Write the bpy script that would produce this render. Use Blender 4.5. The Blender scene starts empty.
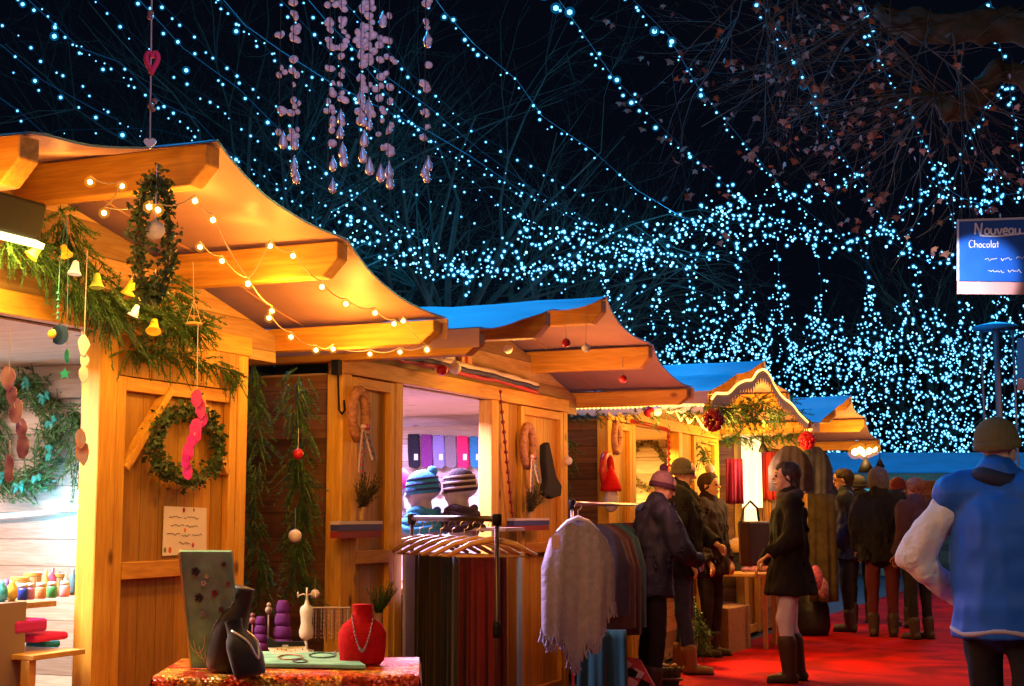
import bpy, bmesh, math, random
import numpy as np
from mathutils import Vector, Matrix, Euler, noise
random.seed(7)
R = math.radians
S = bpy.context.scene
COL = S.collection

# ------------------------------------------------------------------ camera, world, exposure
F = 1450.0; H = 1.30
TH = math.atan(625/1450); PT = math.atan(170/1450)
cd = bpy.data.cameras.new('camera'); cam = bpy.data.objects.new('camera', cd); COL.objects.link(cam)
cam.location = (0, 0, H); cam.rotation_euler = (math.pi/2 + PT, 0, TH)
cd.sensor_width = 36; cd.lens = 36*F/1024; cd.clip_start = .05; cd.clip_end = 600
S.camera = cam
W = bpy.data.worlds.new('World'); S.world = W; W.use_nodes = True
bg = W.node_tree.nodes['Background']; bg.inputs[0].default_value = (.10, .16, .40, 1); bg.inputs[1].default_value = .013
S.view_settings.view_transform = 'Standard'; S.view_settings.look = 'None'
S.view_settings.gamma = 1; S.view_settings.exposure = 0; S.view_settings.use_curve_mapping = False
S.render.engine = 'CYCLES'
S.cycles.use_denoising = True
S.cycles.transparent_max_bounces = 24
S.cycles.max_bounces = 6; S.cycles.diffuse_bounces = 3; S.cycles.sample_clamp_indirect = 3
S.cycles.sample_clamp_direct = 0
S.cycles.use_adaptive_sampling = False

def ray(px, py):
    x = (px-512)/F; y = (343-py)/F
    cp, sp = math.cos(PT), math.sin(PT); g = cp-y*sp; u = y*cp+sp
    ct, st = math.cos(TH), math.sin(TH)
    return Vector((x*ct-g*st, x*st+g*ct, u))
O = Vector((0, 0, H))
def onX(px, py, X): r = ray(px, py); return O+r*(X/r.x)
def onY(px, py, Y): r = ray(px, py); return O+r*(Y/r.y)
def onZ(px, py, Z): r = ray(px, py); return O+r*((Z-H)/r.z)
def atD(px, py, d): return O+ray(px, py)*d

BLUE = (0.02, .40, 1.0); WARM = (1.0, .50, .07)
def lamp(name, kind, loc, energy, color, size=.03, rot=None, label=None, cat='lamp', parent=None, **kw):
    l = bpy.data.lights.new(name, kind); o = bpy.data.objects.new(name, l); COL.objects.link(o)
    o.location = loc; l.energy = energy; l.color = color
    if kind == 'AREA': l.size = size
    elif kind != 'SUN': l.shadow_soft_size = size
    if rot: o.rotation_euler = rot
    for k, v in kw.items(): setattr(l, k, v)
    return o
# the glow of the blue garlands strung over the square
for i, (x, y, z, e) in enumerate([(-4.6, 6.6, 4.6, 90), (-5.4, 11, 5.0, 150), (-6.0, 15, 5.2, 170), (-5.6, 19, 5.2, 170), (-2.0, 24, 5.5, 200),
                    (-8, 27, 6.5, 55), (-14, 25, 7.0, 40), (-3.5, 30, 7.5, 50), (-4.2, 3.0, 5.2, 22)]):
    lamp('garland_glow', 'POINT', (x, y, z), e*3, BLUE, .5)
# warm spill of the market stalls behind and beside the photographer, onto the aisle
lamp('market_spill', 'AREA', (1.6, 3.5, 3.2), 9, (1, .62, .34), 1.4, rot=(R(12), R(52), 0))
lamp('market_spill', 'AREA', (-.6, 1.0, 3.0), 11, (1, .60, .20), 1.0, rot=(R(42), 0, R(32)))
lamp('market_spill', 'AREA', (1.0, 15.5, 3.4), 70, (1, .50, .30), 1.5, rot=(0, R(42), 0))
lamp('market_spill', 'AREA', (-1.2, 21, 3.4), 80, (1, .45, .25), 1.5, rot=(0, R(20), 0))

# ------------------------------------------------------------------ materials
def mat(name, color, rough=.7, emit=None, es=0, metal=0, vary=0, scale=8, bump=0, sheen=0, sampling=True, spec=.4, trans=0, coat=0):
    m = bpy.data.materials.new(name); m.use_nodes = True
    nt = m.node_tree; b = nt.nodes['Principled BSDF']
    b.inputs['Base Color'].default_value = (*color, 1); b.inputs['Roughness'].default_value = rough
    b.inputs['Metallic'].default_value = metal; b.inputs['Specular IOR Level'].default_value = spec
    if sheen: b.inputs['Sheen Weight'].default_value = sheen
    if trans: b.inputs['Transmission Weight'].default_value = trans
    if coat: b.inputs['Coat Weight'].default_value = coat
    if emit:
        b.inputs['Emission Color'].default_value = (*emit, 1); b.inputs['Emission Strength'].default_value = es
    if not sampling: m.cycles.emission_sampling = 'NONE'
    if vary or bump:
        tc = nt.nodes.new('ShaderNodeTexCoord'); n = nt.nodes.new('ShaderNodeTexNoise')
        n.inputs['Scale'].default_value = scale; n.inputs['Detail'].default_value = 5
        nt.links.new(tc.outputs['Object'], n.inputs['Vector'])
        if vary:
            r = nt.nodes.new('ShaderNodeValToRGB')
            r.color_ramp.elements[0].position = .3; r.color_ramp.elements[1].position = .7
            r.color_ramp.elements[0].color = (*[c*(1-vary) for c in color], 1)
            r.color_ramp.elements[1].color = (*[min(1, c*(1+vary)) for c in color], 1)
            nt.links.new(n.outputs['Fac'], r.inputs[0]); nt.links.new(r.outputs[0], b.inputs['Base Color'])
        if bump:
            bp = nt.nodes.new('ShaderNodeBump'); bp.inputs['Strength'].default_value = bump; bp.inputs['Distance'].default_value = .02
            nt.links.new(n.outputs['Fac'], bp.inputs['Height']); nt.links.new(bp.outputs[0], b.inputs['Normal'])
    return m

def wood(name, c1, c2, axis='Z', plank=0.0, pax='Y', rough=.62, knots=True):
    """pine: stretched grain along axis, knots, optional plank joints across pax"""
    m = bpy.data.materials.new(name); m.use_nodes = True; nt = m.node_tree; b = nt.nodes['Principled BSDF']
    N = nt.nodes.new; L = nt.links.new
    geo = N('ShaderNodeNewGeometry'); mp = N('ShaderNodeMapping'); mp.vector_type = 'POINT'
    sc = {'X': (1.2, 16, 16), 'Y': (16, 1.2, 16), 'Z': (16, 16, 1.2)}[axis]
    mp.inputs['Scale'].default_value = sc
    L(geo.outputs['Position'], mp.inputs['Vector'])
    sep = N('ShaderNodeSeparateXYZ'); L(geo.outputs['Position'], sep.inputs[0])
    vec = mp.outputs[0]
    fr = None
    if plank:
        dv = N('ShaderNodeMath'); dv.operation = 'DIVIDE'; dv.inputs[1].default_value = plank; L(sep.outputs[pax], dv.inputs[0])
        fl = N('ShaderNodeMath'); fl.operation = 'FLOOR'; L(dv.outputs[0], fl.inputs[0])
        frn = N('ShaderNodeMath'); frn.operation = 'FRACT'; L(dv.outputs[0], frn.inputs[0]); fr = frn
        wn = N('ShaderNodeTexWhiteNoise'); wn.noise_dimensions = '1D'; L(fl.outputs[0], wn.inputs['W'])
        ad = N('ShaderNodeVectorMath'); ad.operation = 'MULTIPLY_ADD'; L(wn.outputs['Color'], ad.inputs[0])
        ad.inputs[1].default_value = (40, 40, 40); L(mp.outputs[0], ad.inputs[2]); vec = ad.outputs[0]
    n = N('ShaderNodeTexNoise'); n.inputs['Scale'].default_value = 1.6; n.inputs['Detail'].default_value = 8; n.inputs['Distortion'].default_value = .9
    L(vec, n.inputs['Vector'])
    r = N('ShaderNodeValToRGB'); r.color_ramp.elements[0].position = .32; r.color_ramp.elements[1].position = .66
    r.color_ramp.elements[0].color = (*c2, 1); r.color_ramp.elements[1].color = (*c1, 1); L(n.outputs['Fac'], r.inputs[0])
    nf = N('ShaderNodeTexNoise'); nf.inputs['Scale'].default_value = 7; nf.inputs['Detail'].default_value = 4; L(vec, nf.inputs['Vector'])
    rf = N('ShaderNodeValToRGB'); rf.color_ramp.elements[0].position = .40; rf.color_ramp.elements[1].position = .56; rf.color_ramp.elements[0].color = (.52, .42, .34, 1); rf.color_ramp.elements[1].color = (1, 1, 1, 1); L(nf.outputs['Fac'], rf.inputs[0])
    st = N('ShaderNodeTexNoise'); st.inputs['Scale'].default_value = 1.4; st.inputs['Detail'].default_value = 5; L(geo.outputs['Position'], st.inputs['Vector'])
    rs = N('ShaderNodeValToRGB'); rs.color_ramp.elements[0].position = .36; rs.color_ramp.elements[1].position = .60; rs.color_ramp.elements[0].color = (.66, .58, .52, 1); rs.color_ramp.elements[1].color = (1.0, 1, 1, 1); L(st.outputs['Fac'], rs.inputs[0])
    m1 = N('ShaderNodeMix'); m1.data_type = 'RGBA'; m1.blend_type = 'MULTIPLY'; m1.inputs['Factor'].default_value = .30; L(r.outputs[0], m1.inputs['A']); L(rf.outputs[0], m1.inputs['B'])
    m2 = N('ShaderNodeMix'); m2.data_type = 'RGBA'; m2.blend_type = 'MULTIPLY'; m2.inputs['Factor'].default_value = .40; L(m1.outputs['Result'], m2.inputs['A']); L(rs.outputs[0], m2.inputs['B'])
    out = m2.outputs['Result']
    if plank:
        mx = N('ShaderNodeMix'); mx.data_type = 'RGBA'; mx.blend_type = 'MULTIPLY'; mx.inputs['Factor'].default_value = .55
        L(out, mx.inputs['A']); L(wn.outputs['Value'], mx.inputs['B']); out = mx.outputs['Result']
    if knots:
        vo = N('ShaderNodeTexVoronoi'); vo.inputs['Scale'].default_value = 4.6
        mk = N('ShaderNodeMapping'); mk.inputs['Scale'].default_value = {'X': (.6, 1, 1), 'Y': (1, .6, 1), 'Z': (1, 1, .6)}[axis]
        L(geo.outputs['Position'], mk.inputs['Vector']); L(mk.outputs[0], vo.inputs['Vector'])
        kr = N('ShaderNodeValToRGB'); kr.color_ramp.elements[0].position = .05; kr.color_ramp.elements[1].position = .12
        kr.color_ramp.elements[0].color = (.16, .055, .02, 1); kr.color_ramp.elements[1].color = (1, 1, 1, 1); L(vo.outputs['Distance'], kr.inputs[0])
        mx2 = N('ShaderNodeMix'); mx2.data_type = 'RGBA'; mx2.blend_type = 'MULTIPLY'; mx2.inputs['Factor'].default_value = .85
        L(out, mx2.inputs['A']); L(kr.outputs[0], mx2.inputs['B']); out = mx2.outputs['Result']
    bp = N('ShaderNodeBump'); bp.inputs['Strength'].default_value = .22; bp.inputs['Distance'].default_value = .004
    L(n.outputs['Fac'], bp.inputs['Height'])
    if plank:
        gr = N('ShaderNodeValToRGB'); gr.color_ramp.elements[0].position = .0; gr.color_ramp.elements[1].position = .05
        gr.color_ramp.elements[0].color = (.12, .1, .08, 1); gr.color_ramp.elements[1].color = (1, 1, 1, 1)
        L(fr.outputs[0], gr.inputs[0])
        mx3 = N('ShaderNodeMix'); mx3.data_type = 'RGBA'; mx3.blend_type = 'MULTIPLY'; mx3.inputs['Factor'].default_value = 1
        L(out, mx3.inputs['A']); L(gr.outputs[0], mx3.inputs['B']); out = mx3.outputs['Result']
    L(out, b.inputs['Base Color']); L(bp.outputs[0], b.inputs['Normal'])
    b.inputs['Roughness'].default_value = rough
    return m
P1, P2 = (.76, .40, .06), (.58, .25, .03)
M = {}
M['beam'] = wood('pine_beam', P1, P2, 'X')
M['beamY'] = wood('pine_rail', P1, P2, 'Y')
M['post'] = wood('pine_post', (.80, .47, .06), (.64, .30, .03), 'Z')
M['vplank'] = wood('pine_boards', (.78, .44, .06), (.64, .29, .03), 'Z', .125, 'Y')
M['hplank'] = wood('pine_cladding', (.60, .42, .26), (.44, .26, .13), 'X', .13, 'Z')
M['hplankY'] = wood('pine_cladding_front', (.62, .40, .18), (.46, .24, .08), 'Y', .13, 'Z')
M['pale'] = wood('pale_pine', (.72, .60, .50), (.60, .46, .36), 'X', .13, 'Z')
M['white_plank'] = wood('lightened_pine', (.86, .80, .86), (.74, .66, .74), 'X', .13, 'Z')  # pine made paler to put brightness into the second chalet's interior
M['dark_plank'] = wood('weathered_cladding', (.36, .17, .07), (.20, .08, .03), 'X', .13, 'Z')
M['crate'] = wood('crate_plywood', (.48, .30, .15), (.34, .20, .09), 'X')

def cloth_tarp(name='roof_canvas', c0=(.54, .29, .20), c1=(.76, .40, .27), tr=.40):
    m = bpy.data.materials.new(name); m.use_nodes = True; nt = m.node_tree; nt.nodes.remove(nt.nodes['Principled BSDF'])
    N = nt.nodes.new; L = nt.links.new
    d = N('ShaderNodeBsdfDiffuse'); t = N('ShaderNodeBsdfTranslucent'); g = N('ShaderNodeBsdfGlossy'); g.inputs['Roughness'].default_value = .42
    n = N('ShaderNodeTexNoise'); n.inputs['Scale'].default_value = 2.2; n.inputs['Detail'].default_value = 6
    tc = N('ShaderNodeTexCoord'); L(tc.outputs['Object'], n.inputs['Vector'])
    r = N('ShaderNodeValToRGB'); r.color_ramp.elements[0].position = .3; r.color_ramp.elements[1].position = .75
    r.color_ramp.elements[0].color = (*c0, 1); r.color_ramp.elements[1].color = (*c1, 1)
    L(n.outputs['Fac'], r.inputs[0]); L(r.outputs[0], d.inputs[0]); L(r.outputs[0], t.inputs[0])
    bp = N('ShaderNodeBump'); bp.inputs['Strength'].default_value = .35; bp.inputs['Distance'].default_value = .05; L(n.outputs['Fac'], bp.inputs['Height'])
    for s in (d, t, g): L(bp.outputs[0], s.inputs['Normal'])
    a = N('ShaderNodeMixShader'); a.inputs[0].default_value = tr; L(d.outputs[0], a.inputs[1]); L(t.outputs[0], a.inputs[2])
    c = N('ShaderNodeMixShader'); c.inputs[0].default_value = .06; L(a.outputs[0], c.inputs[1]); L(g.outputs[0], c.inputs[2])
    L(c.outputs[0], nt.nodes['Material Output'].inputs[0]); return m
M['tarp'] = cloth_tarp()
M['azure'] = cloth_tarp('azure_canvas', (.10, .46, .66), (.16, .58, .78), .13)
M['fir'] = mat('fir_needles', (.055, .13, .035), .6, vary=.45, scale=22)
M['twig'] = mat('brown_twig', (.10, .055, .03), .8)
M['farbark'] = mat('bare_tree_bark', (.20, .11, .07), .9, vary=.3, scale=5)
M['bark'] = mat('tree_bark', (.10, .085, .07), .9, vary=.4, scale=9, bump=.6)
M['leaf'] = mat('withered_leaf', (.34, .15, .10), .7, vary=.3, scale=5)
M['wire'] = mat('dark_wire', (.008, .014, .022), .7)
M['whitewire'] = mat('clear_wire', (.55, .40, .22), .5)
M['blue_bulb'] = mat('blue_led', (.4, .8, 1), .3, emit=(.20, .66, 1), es=4, sampling=False)
M['warm_bulb'] = mat('warm_led', (1, .8, .4), .3, emit=(1, .72, .28), es=9, sampling=False)
M['rope_bead'] = mat('amber_bead', (1, .8, .4), .3, emit=(1, .62, .12), es=4, sampling=False)
M['rope_led'] = mat('warm_rope_light', (1, .8, .4), .3, emit=(1, .46, .04), es=2.0, sampling=False)
def bloom_shell(name, col, es, tr):
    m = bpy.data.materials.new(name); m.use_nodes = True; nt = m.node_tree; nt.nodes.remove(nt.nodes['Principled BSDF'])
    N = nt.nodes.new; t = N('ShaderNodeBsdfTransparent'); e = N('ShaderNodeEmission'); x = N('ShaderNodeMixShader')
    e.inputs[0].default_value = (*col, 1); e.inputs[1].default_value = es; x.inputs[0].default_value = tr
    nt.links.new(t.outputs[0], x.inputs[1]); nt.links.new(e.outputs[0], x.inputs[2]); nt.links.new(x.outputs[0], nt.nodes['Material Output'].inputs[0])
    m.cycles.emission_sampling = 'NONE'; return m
M['blue_globe'] = bloom_shell('blue_bloom_shell', (0, .22, .60), .9, .20)  # added glowing shell, stands in for lens bloom around each blue bulb
M['warm_globe'] = bloom_shell('amber_bloom_shell', (1, .36, .02), 1.2, .22)  # same added bloom shell for the warm bulbs
M['red'] = mat('red_bauble', (.45, .015, .02), .3, vary=.15)
M['white_b'] = mat('white_bauble', (.75, .70, .70), .55, bump=.3, scale=60)
M['black'] = mat('black_metal', (.010, .010, .011), .6, spec=.15)
M['blackvelvet'] = mat('black_velvet', (.010, .010, .012), .8, sheen=.3)
M['redvelvet'] = mat('red_velvet', (.60, .006, .008), .75, spec=.15, vary=.12, scale=70, bump=.15)
M['steel'] = mat('brushed_steel', (.55, .52, .50), .35, metal=.9)
M['chrome_dark'] = mat('dark_rail_metal', (.10, .08, .07), .35, metal=.7)
M['hanger'] = mat('varnished_hanger_wood', (.62, .36, .10), .35, vary=.15)
M['cream'] = mat('cream_plastic', (.75, .62, .42), .5)
M['pearl'] = mat('pearl_beads', (.75, .65, .60), .25)
M['paper'] = mat('paper', (.78, .72, .74), .8)
M['ink'] = mat('ink', (.10, .08, .16), .8)
M['skin'] = mat('skin', (.62, .36, .24), .55, spec=.3)

# ------------------------------------------------------------------ mesh helpers
class MB:
    def __init__(s): s.v = []; s.f = []
    def add(s, vs, fs):
        o = len(s.v); s.v += [tuple(v) for v in vs]; s.f += [tuple(i+o for i in f) for f in fs]; return s
    def box(s, c, d, rot=None):
        x, y, z = d[0]/2, d[1]/2, d[2]/2
        vs = [Vector((i*x, j*y, k*z)) for i in (-1, 1) for j in (-1, 1) for k in (-1, 1)]
        if rot is not None: vs = [rot @ v for v in vs]
        c = Vector(c); vs = [v+c for v in vs]
        return s.add(vs, [(0, 1, 3, 2), (4, 6, 7, 5), (0, 4, 5, 1), (2, 3, 7, 6), (0, 2, 6, 4), (1, 5, 7, 3)])
    def bx(s, x0, x1, y0, y1, z0, z1): return s.box(((x0+x1)/2, (y0+y1)/2, (z0+z1)/2), (abs(x1-x0), abs(y1-y0), abs(z1-z0)))
    def bar(s, a, b, w, h, up=Vector((0, 0, 1))):
        a = Vector(a); b = Vector(b); t = (b-a).normalized(); sd = t.cross(up)
        if sd.length < 1e-4: sd = t.cross(Vector((0, 1, 0)))
        sd.normalize(); u = sd.cross(t)
        vs = [p+sd*i*w/2+u*j*h/2 for p in (a, b) for i, j in ((-1, -1), (1, -1), (1, 1), (-1, 1))]
        return s.add(vs, [(3, 2, 1, 0), (4, 5, 6, 7), (0, 1, 5, 4), (1, 2, 6, 5), (2, 3, 7, 6), (3, 0, 4, 7)])
    def tube(s, pts, r, n=6, cap=True):
        pts = [Vector(p) for p in pts]; k = len(pts)
        rs = r if isinstance(r, (list, tuple)) else [r]*k
        o = len(s.v); prev = None
        for i, p in enumerate(pts):
            t = (pts[min(i+1, k-1)]-pts[max(i-1, 0)])
            if t.length < 1e-9: t = Vector((0, 0, 1))
            t.normalize()
            if prev is None:
                prev = t.cross(Vector((0, 0, 1)))
                if prev.length < 1e-3: prev = t.cross(Vector((0, 1, 0)))
            prev = (prev-t*prev.dot(t))
            if prev.length < 1e-6: prev = t.orthogonal()
            prev.normalize(); q = t.cross(prev)
            for j in range(n):
                a = 2*math.pi*j/n; s.v.append(tuple(p+(prev*math.cos(a)+q*math.sin(a))*rs[i]))
        for i in range(k-1):
            for j in range(n):
                s.f.append((o+i*n+j, o+i*n+(j+1) % n, o+(i+1)*n+(j+1) % n, o+(i+1)*n+j))
        if cap:
            s.f.append(tuple(o+j for j in range(n))[::-1]); s.f.append(tuple(o+(k-1)*n+j for j in range(n)))
        return s
    def ball(s, c, r, nu=10, nv=7, sc=(1, 1, 1)):
        c = Vector(c); o = len(s.v)
        s.v.append(tuple(c+Vector((0, 0, r*sc[2]))))
        for i in range(1, nv):
            ph = math.pi*i/nv
            for j in range(nu):
                a = 2*math.pi*j/nu
                s.v.append((c.x+r*sc[0]*math.sin(ph)*math.cos(a), c.y+r*sc[1]*math.sin(ph)*math.sin(a), c.z+r*sc[2]*math.cos(ph)))
        s.v.append(tuple(c-Vector((0, 0, r*sc[2])))); e = len(s.v)-1
        for j in range(nu):
            s.f.append((o, o+1+j, o+1+(j+1) % nu)); s.f.append((e, o+1+(nv-2)*nu+(j+1) % nu, o+1+(nv-2)*nu+j))
        for i in range(nv-2):
            for j in range(nu):
                a = o+1+i*nu; s.f.append((a+j, a+nu+j, a+nu+(j+1) % nu, a+(j+1) % nu))
        return s
    def lathe(s, c, prof, n=20, ax=None, sx=1, sy=1, rz=0):
        """prof: (radius, z)"""
        c = Vector(c); o = len(s.v); k = len(prof)
        for (r, z) in prof:
            for j in range(n):
                a = 2*math.pi*j/n; v = Vector((r*sx*math.cos(a), r*sy*math.sin(a), z))
                if rz: v = Matrix.Rotation(rz, 3, 'Z') @ v
                if ax is not None: v = ax @ v
                s.v.append(tuple(c+v))
        for i in range(k-1):
            for j in range(n): s.f.append((o+i*n+j, o+i*n+(j+1) % n, o+(i+1)*n+(j+1) % n, o+(i+1)*n+j))
        s.f.append(tuple(o+j for j in range(n))[::-1]); s.f.append(tuple(o+(k-1)*n+j for j in range(n)))
        return s
    def prism(s, poly, vec):
        """poly of 3d points extruded by vec"""
        n = len(poly); vec = Vector(vec); vs = [Vector(p) for p in poly]+[Vector(p)+vec for p in poly]
        return s.add(vs, [tuple(range(n))[::-1], tuple(range(n, 2*n))]+[(i, (i+1) % n, n+(i+1) % n, n+i) for i in range(n)])
    def torus(s, c, Rr, r, nu=28, nv=8, n=None, sx=1, sz=1, a0=0, a1=2*math.pi):
        """ring in the plane spanned by horizontal h and z"""
        c = Vector(c); h = Vector(n) if n is not None else Vector((0, 1, 0))
        pts = [c+h*(Rr*sx*math.cos(a0+(a1-a0)*i/nu))+Vector((0, 0, Rr*sz*math.sin(a0+(a1-a0)*i/nu))) for i in range(nu+1)]
        return s.tube(pts, r, nv)
    def build(s, name, m, parent=None, smooth=False, bevel=0):
        me = bpy.data.meshes.new(name); off = Vector((0, 0, 0))
        o = bpy.data.objects.new(name, me); COL.objects.link(o)
        if parent is not None:
            p = parent
            while p is not None: off += p.location; p = p.parent
            o.parent = parent
        me.from_pydata([(v[0]-off.x, v[1]-off.y, v[2]-off.z) for v in s.v], [], s.f); me.materials.append(m)
        if smooth: me.polygons.foreach_set('use_smooth', [True]*len(me.polygons))
        me.validate(); me.update()
        if bevel:
            b = o.modifiers.new('bevel', 'BEVEL'); b.width = bevel; b.segments = 2; b.limit_method = 'ANGLE'
        return o
def tag(o, label, cat, group=None, kind=None):
    if label: o['label'] = label
    if cat: o['category'] = cat
    if group: o['group'] = group
    if kind: o['kind'] = kind
    return o
def solo(o, label, cat, group=None):
    """a one-mesh thing: put its origin at its base centre"""
    me = o.data; n = len(me.vertices); co = np.empty(n*3, 'f'); me.vertices.foreach_get('co', co); co = co.reshape(-1, 3)
    c = np.array([(co[:, 0].min()+co[:, 0].max())/2, (co[:, 1].min()+co[:, 1].max())/2, co[:, 2].min()])
    me.vertices.foreach_set('co', (co-c).ravel()); me.update(); o.location = Vector(c.tolist())+o.location
    return tag(o, label, cat, group)
def thing(name, label, cat, loc, group=None):
    o = bpy.data.objects.new(name, None); COL.objects.link(o); o.location = loc; o.empty_display_size = .1
    return tag(o, label, cat, group)
def dupchild(src, parent, loc):
    c = src.copy(); COL.objects.link(c); c.parent = parent; c.location = loc; return c
def sprig(b, p, d, L=.16, needles=26, nl=.028):
    """a fir twig with needles as slim blades"""
    d = Vector(d).normalized(); p = Vector(p); s = d.orthogonal().normalized(); u = d.cross(s)
    e = p+d*L+Vector((0, 0, -.03*L/.16))
    b.tube([p, (p+e)/2+Vector((0, 0, .006)), e], [.0035, .0025, .001], 3, False)
    for i in range(needles):
        t = random.random(); q = p.lerp(e, t); a = random.random()*6.283
        n = (d*.75+(s*math.cos(a)+u*math.sin(a))*.9).normalized(); w = n.cross(d)
        if w.length < 1e-3: w = s
        w = w.normalized()*nl*.11; tip = q+n*nl*(1-.4*t)
        b.add([q-w, q+w, tip+w*.4, tip-w*.4], [(0, 1, 2, 3)])
def fir(b, pts, n, spread=.09, L=.16, needles=26, nl=.028, down=.3, along=1.0):
    pts = [Vector(p) for p in pts]
    for i in range(n):
        k = random.random()*(len(pts)-1); j = int(k); t = k-j; p = pts[j].lerp(pts[j+1], t); tan = (pts[j+1]-pts[j]).normalized()
        r = Vector((random.gauss(0, 1), random.gauss(0, 1), random.gauss(0, 1))).normalized()
        sprig(b, p+r*spread*random.random()*.5, tan*along*random.choice((1, .6))+r*.9+Vector((0, 0, -down)), L*random.uniform(.6, 1.15), needles, nl)
def catenary(a, b, sag, n=20):
    a = Vector(a); b = Vector(b)
    return [a.lerp(b, i/n)-Vector((0, 0, sag*4*(i/n)*(1-i/n))) for i in range(n+1)]
def resample(pts, step, jit=0):
    out = []; pts = [Vector(p) for p in pts]; acc = 0
    for a, b in zip(pts, pts[1:]):
        L = (b-a).length; t = step-acc if acc else 0
        while t < L:
            out.append(a.lerp(b, t/L)); t += step*(1+random.uniform(-jit, jit))
        acc = L-(t-step)
    return out

def capsule(b, p0, p1, r0, r1, n=14, flat=1.0, side=None, caps=True):
    p0 = Vector(p0); p1 = Vector(p1); t = p1-p0; L = t.length
    t = t.normalized() if L > 1e-6 else Vector((0, 0, 1))
    s = Vector(side) if side is not None else t.orthogonal(); s = s-t*s.dot(t)
    if s.length < 1e-4: s = t.orthogonal()
    s.normalize(); f = t.cross(s); o = len(b.v); rings = []
    if caps:
        for k in (80, 55, 28): a = R(k); rings.append((-r0*math.sin(a), r0*math.cos(a)))
    rings.append((0, r0)); rings.append((L, r1))
    if caps:
        for k in (28, 55, 80): a = R(k); rings.append((L+r1*math.sin(a), r1*math.cos(a)))
    for z, r in rings:
        for j in range(n): a = 6.28318*j/n; b.v.append(tuple(p0+t*z+(s*math.cos(a)+f*math.sin(a)*flat)*r))
    for i in range(len(rings)-1):
        for j in range(n): b.f.append((o+i*n+j, o+i*n+(j+1) % n, o+(i+1)*n+(j+1) % n, o+(i+1)*n+j))
    b.f.append(tuple(o+j for j in range(n))[::-1]); b.f.append(tuple(o+(len(rings)-1)*n+j for j in range(n)))
def fuse(b, name, m, parent, voxel, smooth=4, wr=0.0, scale=14):
    """union the pieces into one continuous surface, relax it, add cloth wrinkles"""
    o = b.build(name+'_raw', m, parent); rm = o.modifiers.new('r', 'REMESH'); rm.mode = 'VOXEL'; rm.voxel_size = voxel; rm.adaptivity = 0
    if smooth: sm_ = o.modifiers.new('s', 'SMOOTH'); sm_.factor = .5; sm_.iterations = smooth
    bpy.context.view_layer.update(); dg = bpy.context.evaluated_depsgraph_get(); me = bpy.data.meshes.new_from_object(o.evaluated_get(dg))
    o.modifiers.clear(); old = o.data; o.data = me; bpy.data.meshes.remove(old); o.name = name; me.name = name
    if not me.materials: me.materials.append(m)
    n = len(me.vertices)
    if wr:
        sd = random.random()*50
        for v in me.vertices:
            q = v.co; k = noise.noise(Vector((q.x*scale+sd, q.y*scale, q.z*scale*.55)))+.5*noise.noise(Vector((q.x*scale*2.3, q.y*scale*2.3+sd, q.z*scale*1.3)))
            v.co = q+v.normal*wr*k
    me.polygons.foreach_set('use_smooth', [True]*len(me.polygons)); return o

# ------------------------------------------------------------------ ground
g = MB().add([(-120, -40, 0), (120, -40, 0), (120, 200, 0), (-120, 200, 0)], [(0, 1, 2, 3)]).build('ground', mat('asphalt', (.05, .045, .045), .8, vary=.3, scale=3, bump=.3)); g['kind'] = 'structure'
def carpet_mat():
    m = mat('red_carpet', (.60, .004, .003), .95, spec=.1); nt = m.node_tree; bs = nt.nodes['Principled BSDF']; N = nt.nodes.new; L = nt.links.new
    ge = N('ShaderNodeNewGeometry'); n1 = N('ShaderNodeTexNoise'); n1.inputs['Scale'].default_value = 1.3; n1.inputs['Detail'].default_value = 8; n1.inputs['Distortion'].default_value = 1.2
    n2 = N('ShaderNodeTexNoise'); n2.inputs['Scale'].default_value = 90; n3 = N('ShaderNodeTexVoronoi'); n3.inputs['Scale'].default_value = 3.1
    for q in (n1, n2, n3): L(ge.outputs['Position'], q.inputs['Vector'])
    r = N('ShaderNodeValToRGB'); r.color_ramp.elements[0].position = .38; r.color_ramp.elements[1].position = .62; r.color_ramp.elements[0].color = (.20, .003, .003, 1); r.color_ramp.elements[1].color = (.50, .004, .003, 1); L(n1.outputs['Fac'], r.inputs[0])
    k = N('ShaderNodeValToRGB'); k.color_ramp.elements[0].position = .02; k.color_ramp.elements[1].position = .09; k.color_ramp.elements[0].color = (.25, .16, .14, 1); k.color_ramp.elements[1].color = (1, 1, 1, 1); L(n3.outputs['Distance'], k.inputs[0])
    mx = N('ShaderNodeMix'); mx.data_type = 'RGBA'; mx.blend_type = 'MULTIPLY'; mx.inputs['Factor'].default_value = .7; L(r.outputs[0], mx.inputs['A']); L(k.outputs[0], mx.inputs['B']); L(mx.outputs['Result'], bs.inputs['Base Color'])
    ad = N('ShaderNodeMath'); ad.operation = 'MULTIPLY_ADD'; ad.inputs[1].default_value = .15; L(n2.outputs['Fac'], ad.inputs[0]); L(n1.outputs['Fac'], ad.inputs[2])
    bp = N('ShaderNodeBump'); bp.inputs['Strength'].default_value = .8; bp.inputs['Distance'].default_value = .04; L(ad.outputs[0], bp.inputs['Height']); L(bp.outputs[0], bs.inputs['Normal'])
    return m
b = MB(); nx, ny = 24, 90
for i in range(nx+1):
    for j in range(ny+1):
        x = -3.72+6.7*i/nx; y = -2+30*j/ny
        b.v.append((x, y, .006+.004*noise.noise(Vector((x*1.3, y*1.1, 0)))+.004))
for i in range(nx):
    for j in range(ny): a = i*(ny+1)+j; b.f.append((a, a+ny+1, a+ny+2, a+1))
c = b.build('red_carpet', carpet_mat(), smooth=True); c['kind'] = 'structure'
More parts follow.
